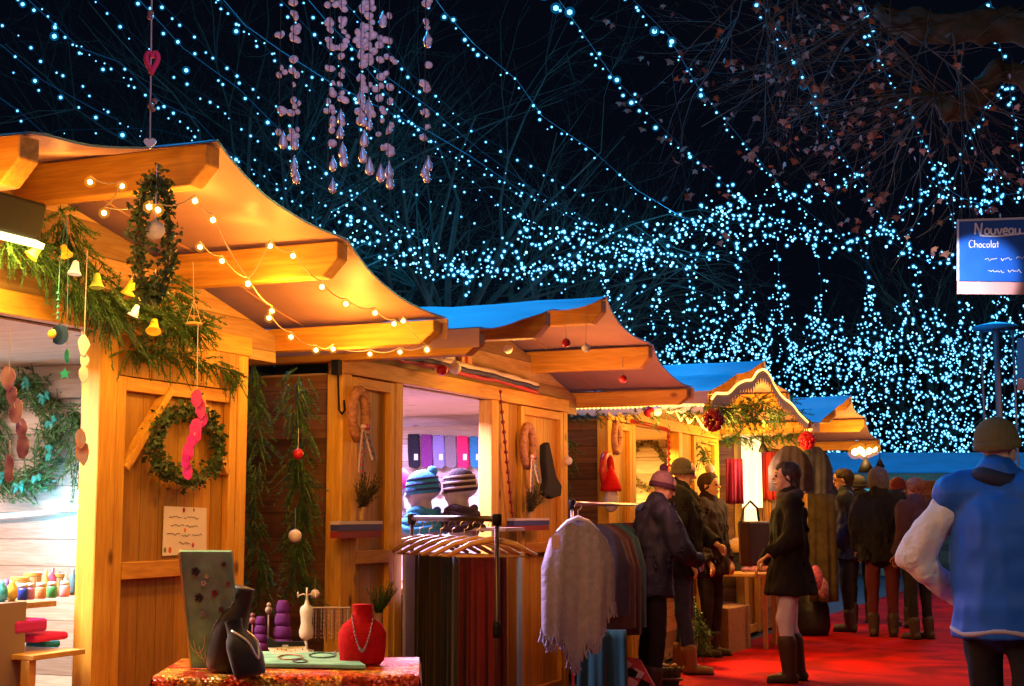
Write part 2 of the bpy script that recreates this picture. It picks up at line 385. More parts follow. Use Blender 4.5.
# ------------------------------------------------------------------ market stalls
XF, XW, XB = -3.0, -3.86, -5.95     # canopy edge, front wall, back wall
PROF = [(-1.87, 2.21), (-.93, 2.43), (0, 2.62), (.93, 2.43), (1.87, 2.21)]
def roofz(t):
    for (a, za), (b_, zb) in zip(PROF, PROF[1:]):
        if a <= t <= b_: k = (t-a)/(b_-a); return za+(zb-za)*k, 4*k*(1-k)
    return PROF[0][1], 0
def stall(yc, label, lamp_e, lamp_c, side_mat, open0=-1.10, open1=.12, tint=None, near_side=True, sag=.03):
    t = thing('market_stall', label, 'market stall', (-4.6, yc, 0), 'wooden chalets along the red carpet')
    Y = lambda v: yc+v
    # roof canvas
    b = MB(); nx, ny = 20, 48
    for i in range(nx+1):
        for j in range(ny+1):
            u = i/nx; v = -1.90+3.80*j/ny; x = XF+.02-u*(XF-XB+.1)
            z, s = roofz(max(-1.87, min(1.87, v)))
            edge = math.exp(-((u*3.05)/.45)**2)
            z -= s*(sag*edge+.008)+.010*noise.noise(Vector((x*3, v*3+yc, 0)))+.007*noise.noise(Vector((x*9, v*4+yc, 5)))-.012
            x -= edge*s*.05
            b.v.append((x, Y(v), z))
    for i in range(nx):
        for j in range(ny): a = i*(ny+1)+j; b.f.append((a, a+1, a+ny+2, a+ny+1))
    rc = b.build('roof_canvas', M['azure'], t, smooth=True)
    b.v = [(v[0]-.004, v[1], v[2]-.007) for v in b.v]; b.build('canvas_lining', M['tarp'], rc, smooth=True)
    for ii in (5, 10, 15):
        sb = MB(); sb.tube([(b.v[ii*(ny+1)+j][0], b.v[ii*(ny+1)+j][1], b.v[ii*(ny+1)+j][2]-.004) for j in range(ny+1)], .006, 5); sb.build('canvas_seam', M['tarp'], rc, smooth=True)
    # side valance hanging below the eaves
    for sgn in (-1, 1):
        b = MB(); b.bx(XB, XF+.02, Y(sgn*1.895)-.004, Y(sgn*1.895)+.004, 2.12, 2.215); b.build('valance', M['tarp'], t)
    # purlins with chamfered noses
    for k, (v, z) in enumerate(PROF):
        hh = .11 if k in (0, 4) else .145; w = .085; x1 = XF+.0; zt = z-.012
        if k in (0, 4): v = v*.975
        b = MB(); b.prism([(XB, Y(v)-w/2, zt-hh), (x1-.07, Y(v)-w/2, zt-hh), (x1, Y(v)-w/2, zt-hh*.5), (x1, Y(v)-w/2, zt), (XB, Y(v)-w/2, zt)], (0, w, 0))
        b.build('purlin', M['beam'], t, bevel=.006)
    # gable boards over the front wall
    for (y0, y1, m) in ((-1.80, 1.80, M['hplankY']),):
        poly = [(XW, Y(-1.78), 2.03)]+[(XW, Y(v*.95), z-.03-.02) for v, z in PROF]+[(XW, Y(1.78), 2.03)]
        b = MB(); b.prism(poly, (-.03, 0, 0)); b.build('gable_board', m, t)
    b = MB(); b.prism([(XB, y, z) for _, y, z in poly], (-.03, 0, 0)); b.bx(XB-.03, XB, Y(-1.70), Y(1.48), .05, 2.03); b.build('back_wall', M['pale'], t)
    # side walls
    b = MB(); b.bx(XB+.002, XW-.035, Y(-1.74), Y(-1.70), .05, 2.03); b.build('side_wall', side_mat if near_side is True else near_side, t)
    b = MB(); b.bx(XB+.002, XW-.035, Y(1.44), Y(1.48), .05, 2.03); b.bx(-4.42, -4.34, Y(1.40), Y(1.438), .05, 2.03); b.build('side_wall', side_mat, t)
    b = MB(); b.bx(XB+.01, XW-.04, Y(1.38), Y(1.437), 1.86, 1.95); b.build('wall_rail', M['pale'], t)
    b = MB(); b.bx(XB, XW-.04, Y(-1.695), Y(1.435), .04, .10); b.build('floor', M['crate'], t)
    b = MB(); b.bx(XB+.005, XW-.04, Y(-1.69), Y(1.43), 2.025, 2.045); b.build('ceiling', M['pale'], t)
    # front: corner posts, opening posts, counter front
    for v, w in ((-1.74, .10), (open0-.05, .09), (open1+.06, .11), (1.44, .08)):
        b = MB(); b.bx(XW-.05, XW+.045, Y(v)-w/2, Y(v)+w/2, .03, 2.03); b.build('post', M['post'], t, bevel=.006)
    b = MB(); b.bx(XW-.04, XW+.05, Y(-1.80), Y(1.50), 1.985+.045, 2.12); b.build('lintel', M['beamY'], t, bevel=.005)
    if yc > 5:
     b = MB(); b.bx(XW-.03, XW, Y(open0), Y(open1), .03, .84); b.build('counter_front', M['hplankY'], t)
     b = MB(); b.bx(XW-.42, XW+.05, Y(open0)+.002, Y(open1)-.002, .845, .88); b.build('counter', M['crate'], t)
    # framed shutter leaves either side of the opening
    def leaf(y0, y1, braces=False):
        b = MB(); b.bx(XW-.028, XW+.006, Y(y0), Y(y1), .05, 2.025); pb = b.build('shutter', M['vplank'], t)
        d = .042
        for a, c_ in ((y0+.001, y0+.06), (y1-.055, y1-.001)):
            b = MB(); b.bx(XW+.008, XW+d, Y(a), Y(c_), .05, 2.022 if not braces else 1.86); b.build('shutter_stile', M['post'], pb, bevel=.003)
        rl = [(1.03, 1.10, .004), (.05, .13, .004)]+([(1.802, 1.858, -.002)] if braces else [(1.965, 2.022, .002)])
        for z0, z1, e in rl:
            b = MB(); b.bx(XW+.008, XW+d+e, Y(y0)+.062, Y(y1)-.057, z0, z1); b.build('shutter_rail', M['beamY'], pb, bevel=.003)
        if braces:
            b = MB(); b.bx(XW+.008, XW+d+.002, Y(y0), Y(y1), 1.862, 2.03); b.build('shutter_rail', M['vplank'], pb, bevel=.003)
        if braces:
            for (ya, yb) in ((y0+.07, y0+.36), (y1-.065, y1-.30)):
                b = MB(); b.bar((XW+.026, Y(ya), 1.48), (XW+.026, Y(yb), 1.83), .034, .05, Vector((1, 0, 0))); b.build('diagonal_brace', M['post'], pb, bevel=.003)
        return pb
    leaf(-1.685, open0-.10, False)
    leaf(open1+.50 if open1 < .3 else open1+.115, 1.395, yc < 5)
    if open1 < .3:
        b = MB(); b.bx(XW-.028, XW+.01, Y(open1+.12), Y(open1+.495), .05, 2.025); b.build('shutter', M['vplank'], t)
    # lamp inside
    b = MB(); b.bx(-4.75, -4.55, Y(-.8), Y(.1), 1.985, 2.02); b.build('ceiling_lamp', mat('lamp_tube', (1, 1, 1), .4, emit=lamp_c, es=3, sampling=False), t)
    lamp('stall_light', 'AREA', (-4.5, Y(-.2), 1.97), lamp_e, lamp_c, .7, rot=(0, R(8), 0))
    return t
st1 = stall(4.25, 'nearest wooden chalet under a sagging canvas roof, hung with warm bulbs and fir garland', 190, (1, .80, .74), M['pale'], open0=-1.15, open1=.42)
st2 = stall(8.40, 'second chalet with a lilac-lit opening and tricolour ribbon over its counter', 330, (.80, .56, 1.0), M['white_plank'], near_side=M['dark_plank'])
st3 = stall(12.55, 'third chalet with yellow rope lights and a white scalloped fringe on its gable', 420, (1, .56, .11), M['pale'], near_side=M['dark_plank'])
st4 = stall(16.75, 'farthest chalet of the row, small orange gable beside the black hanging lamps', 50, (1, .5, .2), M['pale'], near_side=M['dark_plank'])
for y, z in ((3.75, 2.40), (4.5, 2.46), (4.85, 2.38), (5.4, 2.24), (5.7, 2.16)): lamp('bulb_light', 'POINT', (-3.25, y, z), 1.6, (1, .42, .06), .02)
# warm light under the canopies, with added pink fill points below the second one
lamp('canopy_fill', 'POINT', (-3.05, 9.0, 1.75), 16, (1, .30, .20), .12); lamp('canopy_fill', 'POINT', (-2.95, 9.7, 1.7), 9, (1, .30, .22), .12)
for (x, y, z, e) in [(-3.05, 3.2, 2.15, 8), (-3.2, 4.4, 2.2, 14), (-3.25, 5.1, 2.18, 15), (-3.3, 5.75, 2.08, 12), (-3.45, 6.05, 2.0, 6), (-2.72, 4.6, 2.1, 12), (-2.9, 5.6, 1.95, 9), (-3.0, 3.5, 1.95, 8)]:
    lamp('bulb_light', 'POINT', (x, y, z), e*1.0, (1, .41, .05), .06)
for (x, y, z, e) in [(-3.4, 8.0, 2.1, 7), (-3.3, 8.9, 2.0, 8), (-3.3, 10.5, 2.0, 6), (-3.4, 11.0, 2.0, 14), (-3.2, 11.9, 2.1, 22), (-3.2, 13.2, 2.1, 24), (-3.5, 13.9, 1.75, 40), (-3.3, 16.2, 2.1, 18), (-3.1, 17.4, 2.05, 22)]:
    lamp('bulb_light', 'POINT', (x, y, z), e*1.2, (1, .46, .07), .08)
# ------------------------------------------------------------------ blue garlands over the square
_bulb = {}
def bulb_mesh(kind, r):
    k = (kind, round(r, 4))
    if k in _bulb: return _bulb[k]
    out = []
    for nm, m, q in (('bulb', M[kind+'_bulb'], 1.0), ('bulb_bloom', M[kind+'_globe'], 1.9)):
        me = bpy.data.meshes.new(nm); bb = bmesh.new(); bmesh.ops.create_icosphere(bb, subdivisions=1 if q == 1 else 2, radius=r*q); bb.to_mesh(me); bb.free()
        me.materials.append(m); me.polygons.foreach_set('use_smooth', [True]*len(me.polygons)); out.append(me)
    _bulb[k] = out; return out
def put_bulb(parent, kind, r, p, caps=True):
    core, cap = bulb_mesh(kind, r)
    o = bpy.data.objects.new('bulb', core); COL.objects.link(o); o.parent = parent; o.location = p
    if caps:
        c = bpy.data.objects.new('bulb_bloom', cap); COL.objects.link(c); c.parent = o
def light_string(pix, d0, d1, step, label, r=.014, jit=.03, top=None, bulbs=True, big=0):
    """a cable through the air from near the photographer to the far trees"""
    n = len(pix); pts = []
    L = [0]
    for a, b in zip(pix, pix[1:]): L.append(L[-1]+math.hypot(a[0]-b[0], a[1]-b[1]))
    for (x, y), l in zip(pix, L): pts.append(atD(x, y, d0+(d1-d0)*(l/L[-1])))
    if top is not None: pts.insert(0, pts[0]+(pts[0]-pts[1]).normalized()*top+Vector((0, 0, .1*top)))
    t = thing('light_string', label, 'string of lights', pts[0], 'blue light strings over the square')
    b = MB(); b.tube(pts, .0035, 4); b.build('cable', M['wire'], t)
    q = resample(pts, step*1.0, .5)[:110]
    for i, p in enumerate(q):
        s = r*random.choice((.4, .55, .7, .85)); 
        if big and random.random() < .12: s = r*1.15
        off = Vector((random.gauss(0, jit), random.gauss(0, jit), -abs(random.gauss(0, jit))-.025))
        put_bulb(t, 'blue', round(s, 3), p+off-t.location)
    return t
light_string([(20, -8), (50, 20), (80, 48), (120, 62), (163, 104), (195, 118), (221, 146), (262, 176), (300, 204), (345, 238)], 8, 15, .27, 'blue light string that runs from the top left corner to behind the first roof', .013, big=1)
light_string([(-12, 36), (5, 48), (42, 80), (92, 108), (118, 120), (146, 150)], 8, 10.5, .30, 'blue light string under the topmost one at the left edge, ending at the white heart', .013, big=1)
light_string([(-15, 90), (0, 98), (20, 112), (45, 134), (70, 160)], 8, 9.5, .30, 'short blue light string that drops behind the near roof at the left edge', .013, big=1)
light_string([(130, -12), (143, 4), (183, 48), (238, 88), (272, 122), (312, 160), (360, 200), (420, 236)], 8.5, 17, .34, 'blue light string passing behind the red heart chain and down to the right', .014, big=1)
light_string([(215, -10), (245, 25), (280, 50), (330, 82), (400, 118), (430, 132), (470, 156), (520, 190), (580, 222)], 9, 20, .34, 'blue light string passing behind the hanging shell strands', .016)
light_string([(425, -15), (445, 12), (475, 45), (517, 80), (542, 116), (592, 150), (637, 190), (687, 220), (732, 236)], 9, 22, .36, 'blue light string right of the shell strands, sagging to the middle of the picture', .015)
light_string([(548, -15), (575, 22), (612, 75), (640, 105), (680, 145), (712, 172), (740, 200), (775, 218), (830, 240)], 9, 23, .30, 'blue light string in the open dark sky, left of a parallel pair', .017, big=1)
light_string([(620, -15), (645, 12), (668, 35), (700, 90), (738, 135), (780, 185), (812, 215), (850, 243)], 9, 23, .30, 'blue light string in the open dark sky, right of a parallel pair', .017, big=1)
light_string([(745, -14), (762, 5), (790, 45), (804, 78), (818, 110), (835, 142), (862, 185), (885, 222), (930, 262)], 9, 21, .30, 'blue light string running down through the plane tree leaves', .017, big=1)
light_string([(858, -14), (868, 15), (878, 55), (893, 90), (910, 112), (928, 150), (940, 185), (956, 225)], 10, 21, .28, 'blue light string beside the knotted plane branch', .017)
light_string([(985, -14), (993, 8), (1000, 45), (1008, 80), (1014, 115), (1020, 160), (1024, 200)], 9, 17, .26, 'blue light string at the right edge above the blue board', .017)
light_string([(300, -10), (330, 25), (372, 66), (430, 108), (480, 150), (535, 190), (600, 226), (650, 240)], 12, 24, .42, 'thin blue light string passing between the shell strands and the sagging swags', .015)
light_string([(0, 150), (60, 130), (150, 128), (240, 150), (330, 200), (400, 240)], 14, 20, .5, 'faint blue light string crossing behind the others over the near roof', .013)
light_string([(360, 60), (400, 110), (440, 150), (500, 205), (560, 236)], 14, 24, .45, 'short blue light string left of the open dark sky', .015)
light_string([(1024, 60), (990, 100), (968, 140), (955, 175), (930, 205), (905, 235)], 11, 22, .32, 'blue light string coming in from the right edge above the board', .015)
for k in range(7):
    x0 = -40+k*62; light_string([(x0, -12), (x0+70, 48+k*3), (x0+150, 112+k*4), (x0+235, 168+k*3), (x0+330, 214+k*2)], 15, 27, .42, ['first', 'second', 'third', 'fourth', 'fifth', 'sixth', 'seventh'][k]+' from the left of the faint far light strings in the upper left sky', .021)
# dense clusters and the net of lights further off: nobody could count these
def cluster(paths, d, jx, jy, step, r, name, label, dj=1.0, rnd=0):
    b = MB(); w = MB(); cp = MB()
    def one(x, y):
        p = atD(x, y, d+random.uniform(-dj, dj)); s = r*random.choice((.45, .55, .65, .75, .9, 1.1))
        b.ball(p, s, 5, 4)
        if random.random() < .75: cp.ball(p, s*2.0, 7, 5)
    for path in paths:
        P3 = [atD(x, y, d) for x, y in path]; w.tube(P3, .005, 3)
        for q in resample([Vector((x, y, 0)) for x, y in path], step, .5): one(q.x+random.gauss(0, jx), q.y+random.gauss(0, jy))
    t = thing(name, label, 'light net', atD(700, 250, d)); t['kind'] = 'stuff'
    for bb, nm, mm in ((w, 'cable', 'wire'), (b, 'bulb', 'blue_bulb'), (cp, 'bulb_bloom', 'blue_globe')):
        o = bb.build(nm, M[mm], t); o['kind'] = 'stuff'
    return t
def sm(pts, n=12):
    pts = [Vector((x, y, 0)) for x, y in pts]; out = []
    for i in range(len(pts)-1):
        p0 = pts[max(i-1, 0)]; p1 = pts[i]; p2 = pts[i+1]; p3 = pts[min(i+2, len(pts)-1)]
        for k in range(n):
            t = k/n; out.append(.5*((2*p1)+(-p0+p2)*t+(2*p0-5*p1+4*p2-p3)*t*t+(-p0+3*p1-3*p2+p3)*t*t*t))
    return [(p.x, p.y) for p in out+[pts[-1]]]
cluster([sm(p) for p in (
    [(330, 232), (420, 262), (520, 272), (600, 262), (690, 236), (760, 224)],
    [(385, 256), (470, 276), (560, 262), (640, 242), (720, 210)],
    [(512, 216), (548, 232), (600, 237), (670, 236), (745, 206)],
    [(512, 272), (600, 264), (680, 258), (740, 240), (790, 228), (815, 222)],
    [(700, 206), (760, 226), (820, 242), (862, 240), (905, 212), (932, 182), (942, 165)],
    [(882, 236), (930, 262), (962, 250)], [(940, 165), (950, 190), (985, 205), (1000, 196), (1030, 192)],
    [(978, 214), (988, 185), (991, 162), (1000, 200)], [(340, 215), (400, 240), (460, 252), (512, 250)],
    [(512, 248), (570, 243), (620, 256), (660, 262)], [(720, 205), (790, 196), (835, 190), (870, 170)])],
    24, 2.6, 7.0, 2.7, .023, 'light_cluster', 'dense swags of blue lights sagging across the middle of the sky', 1.5)
vert = []
for x, y0, y1 in ((520, 215, 248), (605, 262, 300), (634, 270, 296), (690, 258, 292), (735, 240, 330), (776, 236, 330), (812, 232, 330), (868, 245, 325), (920, 265, 330), (600, 268, 330), (560, 262, 290), (462, 268, 300)):
    vert.append(sm([(x, y0), (x+random.uniform(-6, 10), (y0+y1)/2), (x+random.uniform(0, 14), y1)]))
cluster(vert, 26, 3.0, 4, 4.5, .023, 'light_cluster', 'thin hanging tails of blue lights between the swags and the net', .6)
net = []
for k in range(14):                                 # pointed tops of the net, like a row of lit arches
    x = 628+k*31+random.uniform(-7, 7); yt = 300+random.uniform(-14, 16)
    net.append(sm([(x-17, 372), (x-12, 345), (x-4, yt+14), (x, yt)])); net.append(sm([(x, yt), (x+5, yt+18), (x+13, 348), (x+16, 374)]))
for k in range(46):
    x = 583+k*9.9+random.uniform(-4, 4); y0 = max(318, 350-(k-3)*3)+random.uniform(-6, 30)
    net.append(sm([(x, y0), (x+random.uniform(-6, 6), y0+32), (x+random.uniform(-8, 8), 410), (x+random.uniform(-4, 4), 457)]))
for y, a in ((352, 14), (372, 12), (392, 11), (410, 10), (424, 8), (432, 6), (440, 5), (447, 4), (453, 2)):
    net.append([(x, y+a*abs(math.sin((x+y*3)/19.0))-a/2) for x in range(610 if y > 360 else 640, 1045, 5)])
cluster(net, 34, 3.9, 3.4, 3.0, .027, 'light_net', 'glittering net of blue lights filling the far side of the square', 1.2)

# ------------------------------------------------------------------ trees
def branch(b, p, d, L, r, depth, leafpts=None, spread=.6, seg=4, droop=0, tips=None):
    pts = [Vector(p)]; rs = [r]; d = Vector(d).normalized()
    for i in range(seg):
        d = (d+Vector((random.gauss(0, .14), random.gauss(0, .14), random.gauss(0, .14)-droop))).normalized()
        pts.append(pts[-1]+d*L/seg); rs.append(r*(1-.62*(i+1)/seg))
    b.tube(pts, rs, 5 if r > .03 else 3, False)
    if depth == 0:
        if leafpts is not None: leafpts += [(pts[random.randint(1, seg)], d)]
        return
    for i in range(random.randint(3, 4)):
        k = random.randint(1, seg); a = d.orthogonal().normalized(); a.rotate(Matrix.Rotation(random.random()*6.28, 3, d))
        branch(b, pts[k], d*random.uniform(.5, 1)+a*spread, L*random.uniform(.5, .75), rs[k]*.62, depth-1, leafpts, spread, seg, droop)
def bare_tree(x, y, h, label, fol=None):
    t = thing('bare_tree', label, 'tree', (x, y, 0), 'bare trees behind the stalls')
    b = MB(); b.tube([(x, y, 0), (x+.2, y, h*.12), (x-.1, y+.1, h*.26)], [.30, .24, .2], 8); b.build('trunk', M['farbark'], t)
    b = MB()
    for i in range(7):
        a = i*1.05+random.random()
        branch(b, (x-.1, y+.1, h*(.2+.01*i)), (math.cos(a)*.45, math.sin(a)*.45, 1), h*.42, .12, 4, None, .55, 4)
    b.build('crown', M['farbark'], t)
    return t
for x, d, h, lab in [(-40, 31, 13, 'bare tree behind the shell strands, left half of the sky'), (150, 30, 14, 'bare tree behind the red heart chain'), (330, 33, 13, 'bare tree whose twigs show left of the long shell strands'),
                     (520, 34, 12, 'bare tree just left of the open black sky'), (655, 41, 9, 'small bare tree above the second roof'), (800, 42, 9, 'small bare tree above the third roof'), (940, 40, 10, 'bare tree behind the blue board'), (240, 27, 13, 'bare tree close behind the leftmost shell strands'), (430, 28, 12, 'bare tree behind the rightmost shell strand'), (590, 37, 11, 'slim bare tree at the left border of the open black sky')]:
    p = atD(x, 500, d); bare_tree(p.x, p.y, h, lab)
# the pollarded plane tree overhanging from the right
kn = mat('mossy_plane_bark', (.07, .065, .045), .95, vary=.5, scale=7, bump=1)
tr = thing('plane_tree', 'old pollarded plane tree reaching in from the right with knotted limbs and withered leaves', 'tree', (4.3, 8.2, 0))
def px(x, y, d=9.0): return atD(x, y, d)
b = MB(); b.tube([(4.3, 8.2, 0), (4.25, 8.3, 1.6), (4.1, 8.4, 3.0), (3.6, 8.6, 3.9)], [.36, .30, .27, .22], 12); b.build('trunk', kn, tr, smooth=True)
def limb(pts, rs):
    b = MB(); o = len(b.v); b.tube(pts, rs, 12); ob = b.build('limb', kn, tr, smooth=True)
    s = ob.modifiers.new('s', 'SUBSURF'); s.levels = 2; s.render_levels = 2
    tx = bpy.data.textures.new('bark_lumps', 'CLOUDS'); tx.noise_scale = .09
    dm = ob.modifiers.new('d', 'DISPLACE'); dm.texture = tx; dm.strength = .16; dm.texture_coords = 'LOCAL'
limb([Vector((3.6, 8.6, 3.85)), px(1100, 60), px(1020, 22), px(985, 24), px(940, 30), px(905, 24), px(875, 10)], [.2, .14, .12, .10, .11, .09, .06])
limb([Vector((3.6, 8.6, 3.7)), px(1120, 110), px(1040, 90), px(1000, 62), px(990, 82), px(965, 104), px(948, 112), px(938, 95)], [.15, .09, .06, .07, .10, .09, .10, .05])
lp = []; b = MB()
hub = px(937, 94, 8.95)
for i in range(30):
    a = random.uniform(2.2, 4.4) if i % 4 else random.uniform(0, 6.28)
    tg = px(937+math.cos(a)*300, 94-math.sin(a)*190, 9+random.uniform(-1.5, 1.5))
    branch(b, hub, tg-hub, random.uniform(.6, 1.05), .0055, 1 if i % 2 else 2, lp, .35, 5)
for i in range(16):
    h2 = px(random.uniform(860, 990), random.uniform(8, 30), 8.95)
    tg = px(h2.x*0+random.uniform(640, 1000), random.uniform(40, 180), 9+random.uniform(-1, 1))
    branch(b, h2, tg-h2, random.uniform(.7, 1.3), .008, 2, lp, .4, 5)
for i in range(9):
    h2 = px(760+random.uniform(-20, 60), -14, 8.9); tg = px(random.uniform(690, 800), random.uniform(60, 160), 9)
    branch(b, h2, tg-h2, random.uniform(.6, 1.0), .007, 2, lp, .45, 5)
b.build('twigs', M['bark'], tr)
b = MB()
def leaf(b, p, s):
    n = Vector((random.gauss(0, 1), random.gauss(0, 1), random.gauss(0, .6))).normalized(); u = Vector((random.gauss(0, .4), random.gauss(0, .4), -1)); u = (u-n*u.dot(n)).normalized(); w = n.cross(u)
    prof = [(0, 0), (.35, .1), (.62, .02), (.5, .32), (.95, .45), (.45, .6), (.30, .72), (0, 1.15), (-.30, .72), (-.45, .6), (-.95, .45), (-.5, .32), (-.62, .02), (-.35, .1)]
    curl = random.uniform(-.5, .5)
    b.add([p]+[p+(w*x+u*y+n*curl*abs(x))*s for x, y in prof], [(0, i+1, (i+1) % 14+1) for i in range(14)])
random.shuffle(lp)
for p, d in lp[:330]:
    if random.random() < .8:
        for q in range(random.choice((1, 1, 2, 3))): leaf(b, p+Vector((random.gauss(0, .03), random.gauss(0, .03), random.gauss(0, .03))), random.uniform(.022, .042))
b.build('leaves', M['leaf'], tr)
lamp('market_spill', 'AREA', (.6, 6.2, 2.4), 7, (1, .62, .48), 1.0, rot=(R(155), 0, R(-10)))
# dark wooded slope closing the square
hm = mat('wooded_slope', (.018, .016, .014), 1, vary=.6, scale=1.2, bump=1)
b = MB(); n = 60
for i in range(n+1):
    for j in range(13):
        a = R(-25+95*i/n); rr = 62+j*2.4; z = 11*(j/12)**.8+1.2*noise.noise(Vector((i*.4, j*.6, 3)))
        b.v.append((-math.sin(a)*rr, math.cos(a)*rr, z if j else -.5))
for i in range(n):
    for j in range(12): q = i*13+j; b.f.append((q, q+1, q+14, q+13))
hs = b.build('hill', hm); hs['kind'] = 'structure'

# ------------------------------------------------------------------ hanging shell strands and heart chain
shell_m = mat('shell_disc', (.62, .50, .60), .35, vary=.2, scale=30)
crys = mat('cut_glass_drop', (.75, .72, .9), .08, trans=.6, spec=.8)
bm_ = MB(); bm_.lathe((0, 0, 0), [(.001, .004), (.7, .5), (1, 0), (.7, -.5), (.001, -.004)], 10)
def proto_mesh(b, name, m):
    o = b.build(name, m, None, smooth=True); me = o.data; bpy.data.objects.remove(o); return me
shell_me = proto_mesh(MB().ball((0, 0, 0), .0115, 10, 7, (1, .6, .8)), 'shell', shell_m)
drop_me = proto_mesh(MB().lathe((0, 0, 0), [(.0008, .028), (.004, .018), (.010, .004), (.0115, -.006), (.008, -.014), (.001, -.018)], 12), 'glass_drop', crys)
strands = [(282, 142, [(34, 3), (72, 3), (112, 3), (133, 1)], 'leftmost short shell strand with one glass drop', [142]),
 (295, 178, [(4, 2), (14, 3), (30, 4), (38, 3), (55, 1), (73, 2), (86, 1), (103, 3), (111, 2), (133, 4)], 'second shell strand from the left', [143, 165, 172, 178]),
 (331, 186, [(3, 3), (21, 3), (26, 2), (43, 4), (66, 2), (88, 2), (97, 2), (112, 3), (122, 2), (147, 1)], 'shell strand with the lowest drop of all', [122, 165, 187]),
 (342, 160, [(6, 3), (10, 2), (22, 4), (34, 3), (46, 3), (54, 1), (72, 2), (79, 2), (98, 3), (122, 1)], 'shell strand right beside the one with the lowest drop', [118, 133, 152, 160]),
 (362, 165, [(2, 3), (10, 3), (27, 5), (39, 5), (48, 4), (58, 4), (65, 4), (80, 3), (88, 2), (107, 3), (118, 3)], 'thickest shell strand, left of its twin', [98, 121, 140, 156]),
 (370, 170, [(5, 3), (14, 3), (31, 3), (36, 3), (46, 3), (55, 4), (62, 3), (86, 2), (112, 4)], 'thickest shell strand, right of its twin', [108, 125, 168]),
 (380, 178, [(16, 2), (42, 2), (63, 1), (73, 1), (88, 1), (97, 1), (111, 2), (120, 1), (132, 1), (148, 1)], 'thin shell strand of single beads', [21, 175]),
 (390, 182, [(10, 1), (37, 2), (59, 3), (76, 1), (91, 1), (105, 1), (123, 2), (130, 2), (147, 2), (154, 1)], 'shell strand with pale beads at wide gaps', [172, 183]),
 (426, 174, [(2, 3), (7, 2), (24, 3), (36, 2), (62, 1), (78, 1), (87, 4), (113, 3), (129, 1), (134, 2)], 'rightmost shell strand, standing apart from the others', [41, 165, 172, 177])]
for x, yb, cl, lab, drops in strands:
    d = 4.15+random.uniform(-.08, .08); top = atD(x, -45, d); bot = atD(x, yb, d); bot = Vector((top.x, top.y, bot.z))
    t = thing('shell_strand', lab, 'hanging strand', bot, 'shell strands hung above the first stall')
    b = MB(); b.tube([top, bot], .0012, 4); b.build('thread', M['wire'], t)
    for y, n in cl:
        for k in range(n):
            p = atD(x+random.gauss(0, 2.4), y+random.gauss(0, 3.0), d)
            o = bpy.data.objects.new('shell', shell_me); COL.objects.link(o); o.parent = t; o.location = p-bot; o.rotation_euler = (random.uniform(-.5, .5), random.uniform(-.6, .6), random.random()*3); o.scale = [random.uniform(.8, 1.25)]*3
    for y in drops:
        o = bpy.data.objects.new('glass_drop', drop_me); COL.objects.link(o); o.parent = t; o.location = atD(x+random.gauss(0, 1.5), y, d)-bot; o.scale = [random.uniform(.9, 1.2)]*3
b = MB(); b.tube([atD(180, -52, 4.15), atD(350, -46, 4.15), atD(520, -60, 4.15), atD(700, -160, 5)], .008, 6); tag(b.build('overhead_cable', M['wire']), 'thin dark cable the shell strands hang from, at the very top', 'cable')
lamp('bulb_light', 'POINT', atD(350, 300, 3.7), .8, (1, .60, .62), .05)
lamp('garland_glow', 'POINT', atD(330, -60, 3.2), 16, (.62, .55, 1), .3)  # added lilac fill to brighten the shell strands, no garland hangs here
def heart(b, c, s, right, up, th):
    n = 26; c = Vector(c); nrm = right.cross(up).normalized(); P = []
    for i in range(n):
        a = 2*math.pi*i/n; x = 16*math.sin(a)**3/17; y = (13*math.cos(a)-5*math.cos(2*a)-2*math.cos(3*a)-math.cos(4*a))/17
        P.append(c+right*x*s+up*y*s-nrm*th/2)
    b.prism(P, nrm*th)
rt = Vector((math.cos(TH), math.sin(TH), 0)); up = Vector((0, 0, 1))
d = 4.0; t = thing('heart_chain', 'long cord with a pink felt heart, wooden beads and a white heart at its end', 'hanging ornament', atD(150, 148, d))
b = MB(); top = atD(152, -30, d); bot = atD(150, 140, d); b.tube([top, bot], .0022, 5); b.build('cord', mat('natural_cord', (.45, .36, .38), .9), t)
b = MB(); P = []
for s_ in (1.0,):
    for i in range(31):
        a = 2*math.pi*i/30; P.append(atD(152, 61, d)+rt*(.016*math.sin(a)**3)+up*(.034*(13*math.cos(a)-5*math.cos(2*a)-2*math.cos(3*a)-math.cos(4*a))/17))
b.tube(P, .0075, 8); b.build('felt_heart', mat('pink_felt', (.62, .03, .11), .85, emit=None), t, smooth=True)
b = MB(); heart(b, atD(150, 143, d), .018, rt, up, .008); b.build('white_heart', M['pearl'], t)
bm2 = mat('wooden_beads', (.25, .10, .08), .5)
for y in (13, 17, 101, 106, 109):
    b = MB(); b.ball(atD(151+random.uniform(-4, 4), y, d), .0085, 8, 6); b.build('bead', bm2, t, smooth=True)
